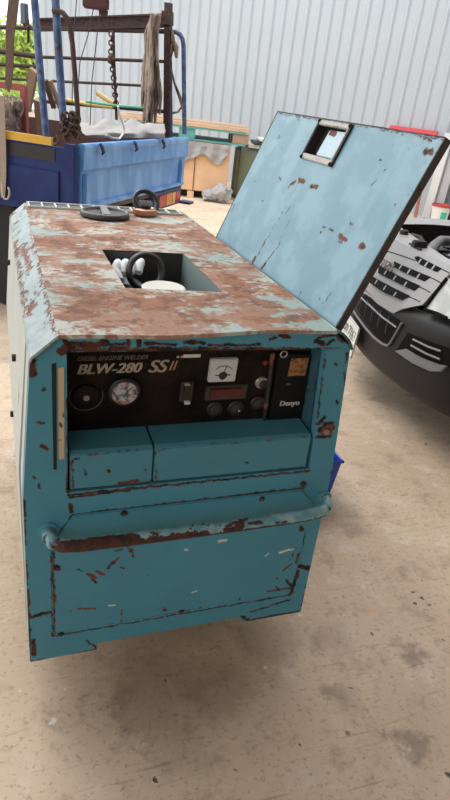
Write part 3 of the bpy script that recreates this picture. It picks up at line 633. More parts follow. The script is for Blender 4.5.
bb = B(); bb.box(kc+V((0, .004, .040)), (.056, .016, .026)); bb.build('grey_lug', plain('grey_lug_metal', (0.25, 0.26, 0.27), .5), clp, bevel=.005)
bb = B(); bb.lathe([(.017, 0), (.017, .024), (.012, .026)], kc+Z*.012, Z, 20); bb.build('dark_core', mat_dark, clp)
zf = ZR-dz
bb = B(); wc = V((.340, .332, 0)); bb.lathe([(.050, zf+.0005), (.050, ZR-.030), (.056, ZR-.028), (.056, ZR-.012), (.052, ZR-.009), (.04, ZR-.010), (0, ZR-.009)], wc, Z, 36)
tag(bb.build('filler_cap', plain('white_dirty_cap', (0.66, 0.63, 0.57), .5, 0, .1, 30), None, smooth=True), 'white round cap inside the roof hatch, at its near edge', 'cap')
bb = B(); rc_ = atY((145.5, 272), .455); bb.torus(rc_, (.10, -.95, .25), .046, .008, 40, 12, 1.8)
tag(bb.build('rubber_ring', plain('dark_ring', (0.018, 0.013, 0.012), .5), None, smooth=True), 'dark ring standing upright inside the roof hatch behind the white cap', 'ring')
gl = thing('work_glove', 'crumpled white and grey glove inside the roof hatch', 'glove', (.285, .55, zf))
wht = plain('white_knit', (0.78, 0.80, 0.82), .9, 0, .06, 80); gry = plain('grey_palm', (0.20, 0.20, 0.20), .8, 0, .3, 40)
bb = B(); bb.ball((.285, .530, zf+.050), .050, 3, .35, (1.0, 1.2, .75)); bb.build('palm', gry, gl, smooth=True)
for i, (dx, L_) in enumerate(((0, .07), (.020, .085), (.040, .088), (.060, .075))):
    p = V((.252+dx*1.15, .530+.006*i, zf+.094)); bb = B()
    bb.tube([p, p+V((.006, .02, .016)), p+V((.016, .05, .018)), p+V((.028, L_, .004))], [.011, .0125, .012, .007], 10); bb.build('finger', wht, gl, smooth=True)
p = V((.262, .505, zf+.084)); bb = B(); bb.tube([p, p+V((-.008, .02, .016)), p+V((-.004, .05, .020))], [.012, .012, .008], 10); bb.build('thumb', wht, gl, smooth=True)

bl = plain('blue_plastic', (0.020, 0.070, 0.46), .4, 0, .1)
bc = V((1.015, .86, 0)); bt = thing('plastic_tub', 'blue plastic tub on the floor behind the right side of the generator', 'tub', bc)
bb = B(); w0, d0, h0 = .17, .20, .21
def ring(wx, dy, z): return [bc+V((-wx, -dy, z)), bc+V((wx, -dy, z)), bc+V((wx, dy, z)), bc+V((-wx, dy, z))]
rg = [ring(w0, d0, .0), ring(w0+.018, d0+.018, h0), ring(w0+.010, d0+.010, h0), ring(w0-.006, d0-.006, .008)]
vv = [[bb.bm.verts.new(p) for p in r] for r in rg]
for A, C in zip(vv, vv[1:]):
    for i in range(4): bb.bm.faces.new((A[i], A[(i+1) % 4], C[(i+1) % 4], C[i]))
bb.bm.faces.new(vv[0][::-1]); bb.bm.faces.new(vv[-1]); bb.build('tub_body', bl, bt, bevel=.004)
bb = B(); bb.tube([p+Z*.0 for p in ring(w0+.018, d0+.018, h0)], .008, 8, closed=True); bb.build('rim', bl, bt)

# ------------------------------------------------------------------ blue flatbed truck with a pipe rack
N0 = V((.396, 2.751, 0)); U = V((.588, .809, 0)).normalized(); W = V((-.809, .588, 0)).normalized()
def tk(s, v, z): return N0+U*s+W*v+Z*z
def tks(q, s): return on(q, tk(s, 0, 0), U)      # on a plane along the truck
def tkv(q, v): return on(q, tk(0, v, 0), W)      # on a plane across the truck
AX = (U, W, Z)
BW, BL_ = 1.86, 2.3
tor = tk(.93, 1.15, 0)
truck = thing('flatbed_truck', 'blue flatbed truck with a rusty pipe rack, parked behind the generator on the left', 'truck', tor)
light_blue = rusty('pale_blue_paint', (0.12, 0.31, 0.66), .03, 5, (), tor, rust=(.10, .10, .14), dark=(.03, .04, .08), fine=.15, rough=.35, pale=(.20, .42, .76), stretch=(1, 1, .35))  # the tailgate's own light blue
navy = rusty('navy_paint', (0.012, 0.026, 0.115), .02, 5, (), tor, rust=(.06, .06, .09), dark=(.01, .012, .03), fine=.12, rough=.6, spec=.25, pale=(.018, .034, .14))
pipe_blue = rusty('blue_pipe_paint', (0.045, 0.085, 0.19), .2, 14, (), tor, rust=(.10, .06, .05), dark=(.04, .03, .03), fine=.4, pale=(.10, .16, .33))
pipe_rust = rusty('rusted_pipe', (0.060, 0.036, 0.030), .35, 20, (), tor, rust=(.11, .05, .035), dark=(.03, .017, .014), fine=.6, rough=.8)
bb = B()
pr = [(-.0, .735), (-.0, .955), (-.022, .968), (-.022, 1.075), (-.030, 1.092), (-.022, 1.112), (.0, 1.118), (.02, 1.110), (.02, .735)]
bb.hull([tk(.065, v, z) for v, z in pr], [tk(BW-.01, v, z) for v, z in pr])
tg = bb.build('tailgate', light_blue, truck, bevel=.004)
bb = B()
for s_ in (.12, BW-.12): bb.box(tk(s_, -.012, .85), (.06, .03, .18), AX)
bb.box(tk(.93, -.008, .75), (BW-.1, .03, .03), AX); bb.build('tailgate_rib', light_blue, tg, bevel=.006)
dkb = plain('dark_blue_steel', (0.020, 0.045, 0.13), .45)
for q in ((100, 146), (134, 143.5), (162, 141.5)):
    p = tkv(q, -.035); bb = B(); bb.tube([p+Z*.012, p+Z*.0-W*.012, p-Z*.035-W*.016+U*.02, p-Z*.05+U*.03], [.010, .012, .010, .006], 8); bb.build('hook', dkb, tg, smooth=True)
bb = B(); bb.slab([tk(0, .02, .70), tk(0, BL_, .70), tk(0, BL_, 1.085), tk(0, .02, 1.085)], U*.03)
bb.slab([tk(-.012, .10, .74), tk(-.012, .95, .74), tk(-.012, .95, .95), tk(-.012, .10, .95)], U*.014)
bb.box(tk(.008, .030, .90), (.045, .07, .42), AX); bb.box(tk(.055, .06, .90), (.03, .02, .40), AX); sp = bb.build('side_panel', navy, truck, bevel=.004)
bb = B(); bb.slab([tk(-.006, .15, 1.088), tk(-.006, BL_, 1.088), tk(-.006, BL_, 1.132), tk(-.006, .15, 1.132)], U*.02)
bb.build('yellow_strip', plain('yellow_strip_paint', (0.62, 0.36, 0.03), .5, 0, .2, 12), sp)
bb = B(); bb.slab([tk(-.004, .13, 1.00), tk(-.004, 1.2, 1.00), tk(-.004, 1.2, 1.075), tk(-.004, .13, 1.075)], U*.01); bb.build('dark_rail', plain('dark_brown_rail', (0.018, 0.014, 0.018), .6), sp)
red_in = rusty('brown_bed_lining', (0.10, 0.045, 0.04), .3, 8, (), tor, rust=(.13, .05, .035))
bb = B(); bb.slab([tk(BW-.03, .02, .70), tk(BW-.03, BL_, .70), tk(BW-.03, BL_, 1.10), tk(BW-.03, .02, 1.10)], U*.03); bb.build('side_panel', red_in, truck, label='brown rusted inside of the far side panel')
bb = B(); bb.slab([tk(0.03, BL_-.04, .70), tk(BW-.03, BL_-.04, .70), tk(BW-.03, BL_-.04, 1.3), tk(.03, BL_-.04, 1.3)], W*.04); bb.build('headboard', navy, truck)
bb = B(); bb.box(tk(BW/2, BL_/2, .72), (BW-.06, BL_-.02, .05), AX); bb.build('bed_floor', red_in, truck)
bb = B()
for s_ in (.55, 1.30): bb.box(tk(s_, BL_/2, .60), (.09, BL_-.1, .18), AX)
bb.box(tk(.93, .5, .42), (1.5, .11, .11), AX); bb.build('chassis', mat_dark, truck)
tyre = plain('tyre_rubber', (0.016, 0.016, 0.017), .8)
for s_ in (.20, BW-.20):
    wc_ = tk(s_, .62, .36); bb = B(); bb.lathe([(.20, -.11), (.34, -.105), (.36, -.07), (.36, .07), (.34, .105), (.20, .11)], wc_, U, 36); wh = bb.build('wheel', tyre, truck, smooth=True)
    bb = B(); bb.lathe([(.20, -.10), (.19, -.085), (.06, -.05), (.05, -.09), (0, -.09)], wc_, U, 24); bb.build('rim', plain('wheel_steel', (0.10, 0.10, 0.11), .5, .3), wh, smooth=True)
    bb = B(); bb.slab([tk(s_-.13, .16, .30), tk(s_+.13, .16, .30), tk(s_+.13, .16, .68), tk(s_-.13, .16, .68)], W*.01); bb.build('mud_flap', tyre, truck)
# rear lamp cluster under the tailgate
bb = B(); bb.box(tk(1.46, .01, .66), (.60, .06, .14), AX); lb = bb.build('rear_lamp', dkb, truck, bevel=.006)
for i, (c_, wd) in enumerate((((0.42, 0.02, 0.015), .15), ((0.70, 0.22, 0.02), .13), ((0.62, 0.40, 0.12), .08), ((0.45, 0.03, 0.02), .10))):
    s_ = 1.25+sum((.15, .13, .08, .10)[:i])+wd/2; bb = B(); bb.box(tk(s_, -.022, .655), (wd-.008, .02, .09), AX); bb.build('lens', plain('lens_%d' % i, c_, .25, 0, .2, 40), lb, bevel=.003)
bb = B(); bb.box(tk(1.80, -.06, .60), (.10, .10, .02), AX); bb.build('step_plate', dkb, truck)
# rack: pipes and posts
def pipe(name, pts, r, mat, par=truck, n=10, flat=1.0, **k):
    bb = B(); bb.tube(pts, r, n, flat=flat); return bb.build(name, mat, par, smooth=True, **k)
S1 = 1.75
bb = B(); a_, c_ = tks((38, 25), S1), tks((168, 20.5), S1); e = (c_-a_).normalized(); up = Z
for dz_, th in ((.04, .012), (-.04, .012)): bb.box((a_+c_)/2+Z*dz_, ((c_-a_).length, .05, th), (e, U, e.cross(U)*-1))
bb.box((a_+c_)/2, ((c_-a_).length, .012, .08), (e, U, e.cross(U)*-1)); bb.build('rack_beam', pipe_rust, truck)
for qa, qb, r in (((-8, 27), (166, 31.5), .017), ((-8, 50), (40, 57), .022), ((40, 57), (165, 61.5), .013), ((-8, 64), (40, 67), .016), ((-8, 78), (150, 86), .011), ((-8, 97), (165, 111.5), .016)):
    pipe('rack_rail', [tks(qa, S1), tks(qb, S1)], r, pipe_rust)
bb = B(); a_, c_ = tks((167, 140), S1), tks((168.5, 3), S1); e = (c_-a_).normalized(); bb.box((a_+c_)/2, (.05, .05, (c_-a_).length), (U, W, e)); bb.box(c_-Z*.10, (.075, .07, .09), (U, W, e)); bb.build('rack_post', pipe_rust, truck)
pipe('rack_post', [tks((170.5, 139), S1+.02), tks((170, 62), S1+.02)], .018, pipe_blue, label='blue rack post at the right corner')
pipe('grab_pipe', [tks(q, S1+.05) for q in ((171, 32), (176, 32), (180, 34.5), (182.5, 39), (183.5, 46), (184, 90), (184.5, 134))], .018, pipe_blue)
for q0, q1, r in (((34, -6), (46, 136), .021), ((55, -8), (64, 131), .022)):
    pipe('rack_post', [tks(q0, 0.02), tks((q0[0]*.5+q1[0]*.5-.3, (q0[1]+q1[1])/2), .02), tks(q1, .02)], r, pipe_blue, label='blue post leaning at the near side, left one' if q0[0] < 40 else 'blue post leaning at the near corner')
pipe('grab_pipe', [tks(q, .0) for q in ((53, 11), (58, 11), (63, 13), (67, 18), (70, 28), (72.5, 44), (75, 75), (78.5, 122))], .014, pipe_rust, label='rust brown bent pipe')
bb = B(); p = tks((24.5, 14), S1-.3); bb.box(p, (.05, .05, .14), AX); lb2 = bb.build('marker_lamp', plain('grey_lamp_case', (0.10, 0.11, 0.15), .5), truck, bevel=.006)
bb = B(); bb.tube([p-Z*.06, p-Z*.09-W*.03, p-Z*.08-W*.05], .022, 8); bb.tube([tks((28, 20), S1-.3), tks((28.5, 42), S1-.1)], .010, 8); bb.build('bracket', pipe_rust, lb2)
pipe('rack_post', [tks((113, 22), S1), tks((114, 60), S1), tks((116.5, 120), S1)], .012, pipe_rust)

# things hanging from and lying in the truck
def chainlinks(bb, pts, R=.020, r=.006):
    pts = [V(p) for p in pts]; L = [0]
    for a, c_ in zip(pts, pts[1:]): L.append(L[-1]+(c_-a).length)
    d = 0; i = 0
    while d < L[-1]:
        k = max(j for j in range(len(L)) if L[j] <= d); k = min(k, len(pts)-2); f = (d-L[k])/(L[k+1]-L[k]); p = pts[k].lerp(pts[k+1], f); t = (pts[k+1]-pts[k]).normalized()
        side = t.cross(V((0.3, 1, 0.2))).normalized(); ax = side if i % 2 else t.cross(side)
        bb.torus(p, ax, R, r, 10, 6); d += R*1.55; i += 1
chain_m = rusty('rust_chain', (0.055, 0.035, 0.03), .5, 40, (), rust=(.12, .06, .04), dark=(.035, .02, .017), rough=.8)
bb = B(); chainlinks(bb, [tks(q, S1-.05) for q in ((111.5, 34), (111, 58), (113, 72), (115, 92), (116, 104))]); bb.ball(tks((111.5, 59), S1-.05), .035, 2, .3)
tag(bb.build('chain', chain_m), 'rusty chain hanging down the middle of the truck rack', 'chain')
bb = B(); rr = random.Random(3)
c0 = tks((70, 130), -.04)
for i in range(46):
    d = V((rr.gauss(0, .022), rr.gauss(0, .015), rr.gauss(0, .032))); bb.torus(c0+U*d.y+W*(d.x-.0)+Z*(d.z+.01)-W*.3*d.z, (rr.gauss(0, 1), rr.gauss(0, 1), rr.gauss(0, 1)), .021, .007, 10, 6)
chainlinks(bb, [tks(q, -.05) for q in ((74, 118), (77, 128), (82, 136), (83, 141))], .018, .006)
tag(bb.build('chain', chain_m), 'clump of rusty chain wrapped round the near corner of the truck bed', 'chain')
rag_m = NT('dirty_rag'); c = rag_m.obj((1, 1, .25)); f = rag_m.noise(c, 30, 6, .7).outputs['Fac']; rag_m.set(Base_Color=rag_m.mix(rag_m.step(f, .35, .65), (0.09, 0.06, 0.045), (0.36, 0.28, 0.22)), Roughness=.95)
bb = B(); rr = random.Random(5)
for i in range(13):
    x0 = 151+rr.uniform(-3, 9); ln = rr.uniform(95, 138); sp_ = S1-.17+rr.uniform(-.05, .04)
    pts = [tks((x0*.5+157*.5+rr.uniform(-2, 2), 14), sp_)]
    for k in range(1, 6):
        y = 16+(ln-16)*k/5; pts.append(tks((152+(x0-155)*(.6+.5*k/5)-(.6*k if i % 3 else -.5*k)+rr.uniform(-1.6, 1.6), y), sp_+rr.uniform(-.02, .02)))
    bb.tube(pts, [.034, .040, .030, .040, .036, .014], 7, flat=.5)
bb.tube([tks(q, S1-.15) for q in ((153, 66), (149, 84), (146.5, 90), (146, 104), (148, 120), (147, 134))], [.012, .016, .036, .042, .040, .02], 7, flat=.5)
tag(bb.build('rag_bundle', rag_m.m, None, smooth=True), 'long bundle of dirty brown rags hanging from the right end of the rack', 'rags')
bb = B(); bb.tube([tks(q, S1+.0) for q in ((172, 30), (173, 42), (176, 48), (176.5, 58))], [.02, .035, .045, .02], 8, flat=.5); bb.tube([tks(q, S1) for q in ((172, 44), (171, 52), (170, 60))], [.03, .035, .015], 8, flat=.5)
tag(bb.build('rag', rag_m.m, None, smooth=True), 'short grey rag knotted on the right corner post of the truck', 'rag')
bb = B(); bb.tube([tks(q, S1+.04) for q in ((171, 66), (174, 82), (180, 98), (183, 112))], [.006, .02, .03, .012], 7, flat=.4); bb.tube([tks(q, S1+.04) for q in ((183, 105), (178, 112), (172, 113))], [.014, .016, .02], 7, flat=.5)
tag(bb.build('rag', rag_m.m, None, smooth=True), 'torn strip of rag caught between the right post and the bent blue pipe', 'rag')
def strap(name, qs, s_, wpx, mat, label):
    bb = B(); P = [tks(q, s_) for q in qs]; dirn = W
    hw = [x*.5*.0052 for x in wpx]; n = len(P); a = [bb.bm.verts.new(p-dirn*h) for p, h in zip(P, hw)]; c_ = [bb.bm.verts.new(p+dirn*h) for p, h in zip(P, hw)]
    a2 = [bb.bm.verts.new(v.co+U*.006) for v in a]; c2 = [bb.bm.verts.new(v.co+U*.006) for v in c_]
    for i in range(n-1):
        for f_ in ((a[i], c_[i], c_[i+1], a[i+1]), (a2[i+1], c2[i+1], c2[i], a2[i]), (a[i+1], a2[i+1], a2[i], a[i]), (c_[i], c2[i], c2[i+1], c_[i+1])): bb.bm.faces.new(f_)
    bb.bm.faces.new((a[0], a2[0], c2[0], c_[0])); bb.bm.faces.new((c_[-1], c2[-1], a2[-1], a[-1]))
    return tag(bb.build(name, mat, None, smooth=True), label, 'strap')
strap_m = plain('worn_webbing', (0.13, 0.085, 0.065), .95, 0, .45, 30)
strap('webbing_strap', ((14, -8), (13, 5), (11.5, 18), (10, 32), (9.5, 46), (9.5, 58), (9, 72), (8, 84), (8.5, 92)), -.05, (12, 12, 12, 10, 9, 9, 9, 7, 2), strap_m, 'wide dark brown webbing strap hanging at the top left corner')
strap_g = plain('grey_webbing', (0.34, 0.27, 0.22), .95, 0, .3, 30)
strap('webbing_strap', ((1, 96), (1.5, 110), (2, 125), (2.5, 140), (3, 158), (3, 175), (2.5, 188), (3, 198)), -.03, (7, 8, 8, 8, 8, 8, 8, 5), strap_g, 'pale grey strap hanging down the side of the blue truck at the left edge')
bb = B(); bb.tube([tks(q, -.06) for q in ((2, 182), (2.5, 193), (4.5, 199), (7.5, 199), (9.5, 195), (9.5, 190), (8, 187))], .008, 7, flat=.7)
tag(bb.build('strap_loop', plain('pale_loop', (0.55, 0.48, 0.40), .9), None, smooth=True), 'pale curled loop at the lower end of the grey strap', 'loop')
bb = B(); bb.tube([tkv(q, .10) for q in ((118, 106), (119, 114), (122, 121), (124, 128), (123, 134), (119, 139), (112, 138), (106, 135))], .011, 8, flat=.6)
tag(bb.build('rope', plain('pale_rope', (0.66, 0.60, 0.52), .9), None, smooth=True), 'curved pale strip of rope hanging over the top edge of the tailgate', 'rope')
# tarpaulin and cargo
tor2 = plain('dusty_tarp', (0.34, 0.32, 0.31), .85, 0, .3, 9)
bb = B()
def tarpf(u, v):
    q = (74+u*90, 138-v*16+5*u*(1-v)*0); P = tks((q[0], q[1]+(0 if v < .9 else 0)), 1.20+.22*v-.10*sin(v*pi))
    P += U*(.05*noise.noise(V((u*5, v*3, 1)))) + Z*(.045*noise.noise(V((u*7, v*2, 5)))*v-.05*(u-.5)**2*v)
    return P
bb.grid(tarpf, 30, 10, U*.02); tag(bb.build('tarpaulin', tor2, None, smooth=True), 'dusty grey tarpaulin bundled inside the truck bed', 'tarpaulin')
def rod(name, qa, qb, s0, s1, r, colr, label):
    bb = B(); bb.tube([tks(qa, s0), tks(((qa[0]+qb[0])/2, (qa[1]+qb[1])/2+1), (s0+s1)/2), tks(qb, s1)], r, 8); return tag(bb.build(name, plain(name+colr[0], colr[1], .45), None, smooth=True), label, 'pipe')
rod('plastic_pipe', (60, 98.5), (113, 107.5), 1.72, 1.72, .014, ('yellow', (0.70, 0.48, 0.12)), 'yellow plastic pipe lying along the lowest rack rail')
rod('plastic_pipe', (86, 101.5), (146, 108), 1.63, 1.63, .010, ('green', (0.10, 0.42, 0.26)), 'thin green plastic pipe lying along the lowest rack rail')
rod('plastic_pipe', (97, 93), (121, 107), 1.82, 1.82, .020, ('tan', (0.72, 0.50, 0.20)), 'short yellow pipe sloping down in the middle of the truck bed')
wood = plain('weathered_plank', (0.34, 0.22, 0.14), .85, 0, .3, 14); wood_d = plain('dark_plank', (0.13, 0.075, 0.05), .85, 0, .3, 14)
def plank(qa, qb, s_, wd, mat, label):
    a, c_ = tks(qa, s_), tks(qb, s_+.1); e = (c_-a).normalized(); bb = B(); sd = U.cross(e).normalized(); bb.box((a+c_)/2, (wd, .025, (c_-a).length), (sd, e.cross(sd), e)); tag(bb.build('plank', mat, None), label, 'plank')
plank((34, 70), (28, 104), .80, .06, wood, 'tan plank leaning inside the truck behind the left blue post')
plank((45, 80), (54, 108), .95, .03, wood_d, 'dark plank leaning between the two blue posts, left one')
plank((50, 80), (60, 108), .95, .025, wood, 'tan plank leaning between the two blue posts, right one')
plank((37.5, 100), (41, 137), .60, .05, wood, 'upright tan plank standing beside the left blue post')
redp = plain('red_primer', (0.34, 0.07, 0.06), .6, 0, .2)
bb = B(); a, c_ = tks((23.5, 86), .5), tks((26, 138), .5); e = (c_-a).normalized(); bb.box((a+c_)/2, (.035, .035, (c_-a).length), (U, W, e)); a2, c2 = tks((-6, 84), .5), tks((24, 88), .5); e = (c2-a2).normalized(); bb.box((a2+c2)/2, ((c2-a2).length, .03, .04), (e, U, e.cross(U)*-1))
tag(bb.build('steel_stand', redp), 'red steel stand inside the truck bed at the far left', 'stand')
bb = B(); rr = random.Random(9)
for i in range(12):
    q = (rr.uniform(-2, 19), rr.uniform(106, 134)); bb.ball(tks(q, .35+rr.uniform(0, .12)), rr.uniform(.035, .06), 2, .9, (1, 1, 1.3))
tag(bb.build('rag_heap', rag_m.m, None, smooth=True), 'heap of brown rags piled inside the truck at its left end', 'rags')
# block and cables hanging from above
p = tks((96, 3), .95); cb = thing('hanging_block', 'rusty dark red block with cables hanging over the truck at the top of the photo', 'block', p)
bb = B(); ax_ = (U*.35-W*.94).normalized(); bb.box(p, (.17, .07, .075), (ax_, ax_.cross(Z)*-1, Z)); bb.build('block_body', rusty('block_rust', (0.085, 0.022, 0.020), .25, 20, (), rust=(.10, .045, .035)), cb, bevel=.01)
bb = B(); bb.lathe([(.03, -.015), (.03, .015)], p-Z*.045+ax_*.05, ax_.cross(Z), 14); bb.build('sheave', pipe_rust, cb)
for qs in (((77, -4), (74, 30), (73, 70), (72, 104)), ((94, 6), (88, 35), (80, 62), (77, 100)), ((100, 8), (96, 45), (92, 80), (90, 125))):
    bb = B(); bb.tube([tks(q, .95) for q in qs], .0035, 6); bb.build('cable', plain('steel_cable', (0.03, 0.03, 0.035), .5), cb)

# ------------------------------------------------------------------ crates, pallet, box and bucket in the yard
g0 = V((1.704, 8.597, 0)); CX = V((.963, -.27, 0)).normalized(); CY = V((.27, .963, 0)).normalized(); CA = (CX, CY, Z)
def ck(x, y, z): return g0+CX*x+CY*y+Z*z
ply = plain('plywood', (0.70, 0.44, 0.25), .75, 0, .18, 5); tealp = rusty('teal_pallet_paint', (0.10, 0.33, 0.30), .15, 8, (), rust=(.28, .19, .12), dark=(.15, .1, .07))
cr = thing('wooden_crate', 'large plywood crate standing on a low pallet in the yard', 'crate', ck(.9, .55, 0))
bb = B(); bb.box(ck(.84, .55, .46), (1.62, 1.06, .70), CA); cbx = bb.build('crate_box', ply, cr, bevel=.006)
bb = B(); bb.box(ck(1.13, .012, .46), (.010, .012, .70), CA); bb.build('joint', plain('dark_joint', (0.10, 0.06, 0.04), .8), cbx)
bb = B(); bb.box(ck(.88, .014, .58), (.10, .006, .16), CA); bb.build('grey_patch', plain('grey_patch', (0.24, 0.22, 0.21), .8), cbx)
for i in range(4): bb = B(); bb.box(ck(.14+i*.48, .55, .05), (.10, 1.06, .10), CA); bb.build('bearer', ply, cr)
bb = B(); bb.box(ck(.9, .6, .06), (1.5, .9, .08), CA); bb.build('gap_shade_block', mat_dark, cr)  # black filler paints the shade in the gaps between the bearers
pl = thing('pallet', 'faded teal wooden pallet lying on top of the crate', 'pallet', ck(.95, .5, .812))
for z_ in (.825, .985):
    for i in range(6): bb = B(); bb.box(ck(.98, .08+.18*i, z_), (1.75, .13, .024), CA); bb.build('deck_board', tealp, pl)
for i in range(3):
    for j in range(3): bb = B(); bb.box(ck(.18+.80*i, .10+.44*j, .905), (.24, .14, .136), CA); bb.build('block', tealp if (i+j) % 2 else wood, pl, bevel=.006)
plkw = plain('pale_board', (0.52, 0.36, 0.24), .8, 0, .25, 8)
for i in range(5):
    bb = B(); ln = (1.95, 1.8, 1.9, 1.7, 1.86)[i]; bb.box(ck(1.9-ln/2-.03*(i % 3), .10+.19*i, 1.028+.012*(i % 2)), (ln, .17, .055+.02*(i % 2)), CA)
    tag(bb.build('board', plkw, None, bevel=.004), ('frontmost', 'second', 'third', 'fourth', 'rearmost')[i]+' pale wooden board lying on top of the teal pallet', 'board', 'boards on the teal pallet')
bb = B()
clo = plain('grey_cloth', (0.33, 0.32, 0.315), .95, 0, .2, 12)
def clothf(u, v):
    x = .78+u*.86; hang = .30+.10*noise.noise(V((u*4, 0, 2)))+.08*sin(u*9)*.5-.12*u
    z = .80-v*hang; return ck(x-.06*v, -.035-.02*noise.noise(V((u*8, v*4, 3)))-.012*sin(u*28), z)
bb.grid(clothf, 32, 12, CY*.02); tag(bb.build('grey_cloth', clo, None, smooth=True), 'grey cloth draped over the front of the plywood crate', 'cloth')
bb = B(); bb.ball(ck(1.56, -.17, .135), .138, 3, .5, (1.15, .95, .98)); bb.ball(ck(1.38, -.16, .09), .09, 3, .4, (1.2, 1, .95))
tag(bb.build('grey_sack', clo, None, smooth=True), 'grey sack slumped on the ground against the right corner of the crate', 'sack')
gb = thing('green_box', 'olive green steel cabinet standing to the right of the crate', 'cabinet', (4.1, 8.7, 0))
olive = plain('olive_paint', (0.17, 0.20, 0.13), .6, 0, .12, 6)
bb = B(); bb.box(ck(2.29, .75, .39), (1.0, .7, .78), CA); bb.build('cabinet_body', olive, gb, bevel=.05, bseg=3)
bb = B(); bb.box(ck(2.29, .395, .40), (.85, .012, .60), CA); bb.build('cabinet_door', olive, gb, bevel=.004)
for i in range(3):
    bb = B(); bb.box(ck(2.42+.03*i, .72-.03*i, .805+.0505*i), (.95-.10*i, .62, .034 if i else .05), CA)
    tag(bb.build('white_sheet', plain('white_board_%d' % i, (0.60, 0.60, 0.58) if i != 1 else (0.05, 0.05, 0.05), .6), None, bevel=.003), ('lowest of the flat sheets stacked on the olive cabinet', 'dark middle sheet of the stack on the olive cabinet', 'white topmost sheet of the stack on the olive cabinet')[i], 'sheet', 'sheets on the olive cabinet')
bkc = V((6.78, 7.46, 0)); bk_ = thing('paint_bucket', 'white paint bucket with red rim and green patch on the floor by the wall', 'bucket', bkc)
bb = B(); bb.lathe([(.128, 0), (.149, .235), (.160, .243), (.160, .262), (.145, .264), (.14, .245), (.12, .02), (0, .02)], bkc, Z, 32); bb.build('pail', plain('white_pail', (0.72, 0.69, 0.65), .4, 0, .05), bk_, smooth=True)
redb = plain('red_paint', (0.45, 0.05, 0.05), .5, 0, .15)
bb = B(); bb.lathe([(.157, .240), (.166, .245), (.166, .272), (.145, .275), (.14, .25), (0, .248)], bkc, Z, 32); bb.build('red_rim', redb, bk_, smooth=True)
bb = B(); d = (CAM-bkc); a0 = math.atan2(d.y, d.x)
bb.grid(lambda u, v: bkc+V((cos(a0+.1+u*.75), sin(a0+.1+u*.75), 0))*(.1295+.0894*(.035+.135*v))+Z*(.035+.135*v), 8, 3, V((0, 0, .001))); bb.build('green_patch', plain('green_print', (0.05, 0.50, 0.32), .5), bk_)
postm = plain('white_post_paint', (0.62, 0.61, 0.60), .5, 0, .08, 5); postg = plain('grey_post_paint', (0.42, 0.42, 0.43), .5, 0, .1, 5)
for qa, qb, off_, wd, m_, lab in (((424, 224), (443, 160), 10.28, .13, postm, 'white steel post standing in front of the wall, left one'), ((436, 218), (456, 150), 10.33, .13, postg, 'grey steel post standing in front of the wall, right one')):
    pb = on(qa, Nw*off_, Nw); pb.z = 0; pt = on(qb, Nw*off_, Nw); bb = B(); bb.hull([pb+Tw*x*wd/2+Nw*y*.03 for x, y in ((-1, -1), (1, -1), (1, 1), (-1, 1))], [pt+Tw*x*wd/2+Nw*y*.03+Z*.4 for x, y in ((-1, -1), (1, -1), (1, 1), (-1, 1))])
    tag(bb.build('steel_post', m_, None, bevel=.006), lab, 'post', 'posts by the yard wall')
bb = B(); a, c_ = on((390, 127.5), Nw*10.35, Nw), on((438, 132.5), Nw*10.35, Nw); c_.z = a.z; bb.box((a+c_)/2, ((c_-a).length, .10, .075), (Tw, Nw, Z)); redbeam = tag(bb.build('red_beam', plain('bright_red_paint', (0.62, 0.07, 0.09), .5), None, bevel=.005), 'bright red beam fixed along the corrugated wall above the lid', 'beam')
bb = B(); cpb = Nw*10.32+Tw*(V((6.95, 7.6, 0)).dot(Tw)+.30); bb.box(cpb+Z*.6, (.42, .12, 1.2), (Tw, Nw, Z)); bb.box(cpb+Z*1.22, (.46, .14, .04), (Tw, Nw, Z))
tag(bb.build('dark_opening_box', plain('dark_opening_brown', (0.018, 0.013, 0.013), .7), None), 'dark box added in place of a wall opening to the right of the grey post', 'opening')  # solid dark box added to stand in for a dark opening
bb = B(); bb.tube([on((414, 224), Nw*9.9, Nw), on((421, 190), Nw*10.1, Nw)], .025, 8); tag(bb.build('red_pipe', plain('dull_red_pipe', (0.30, 0.09, 0.07), .6), None), 'dull red pipe leaning beside the white post', 'pipe')

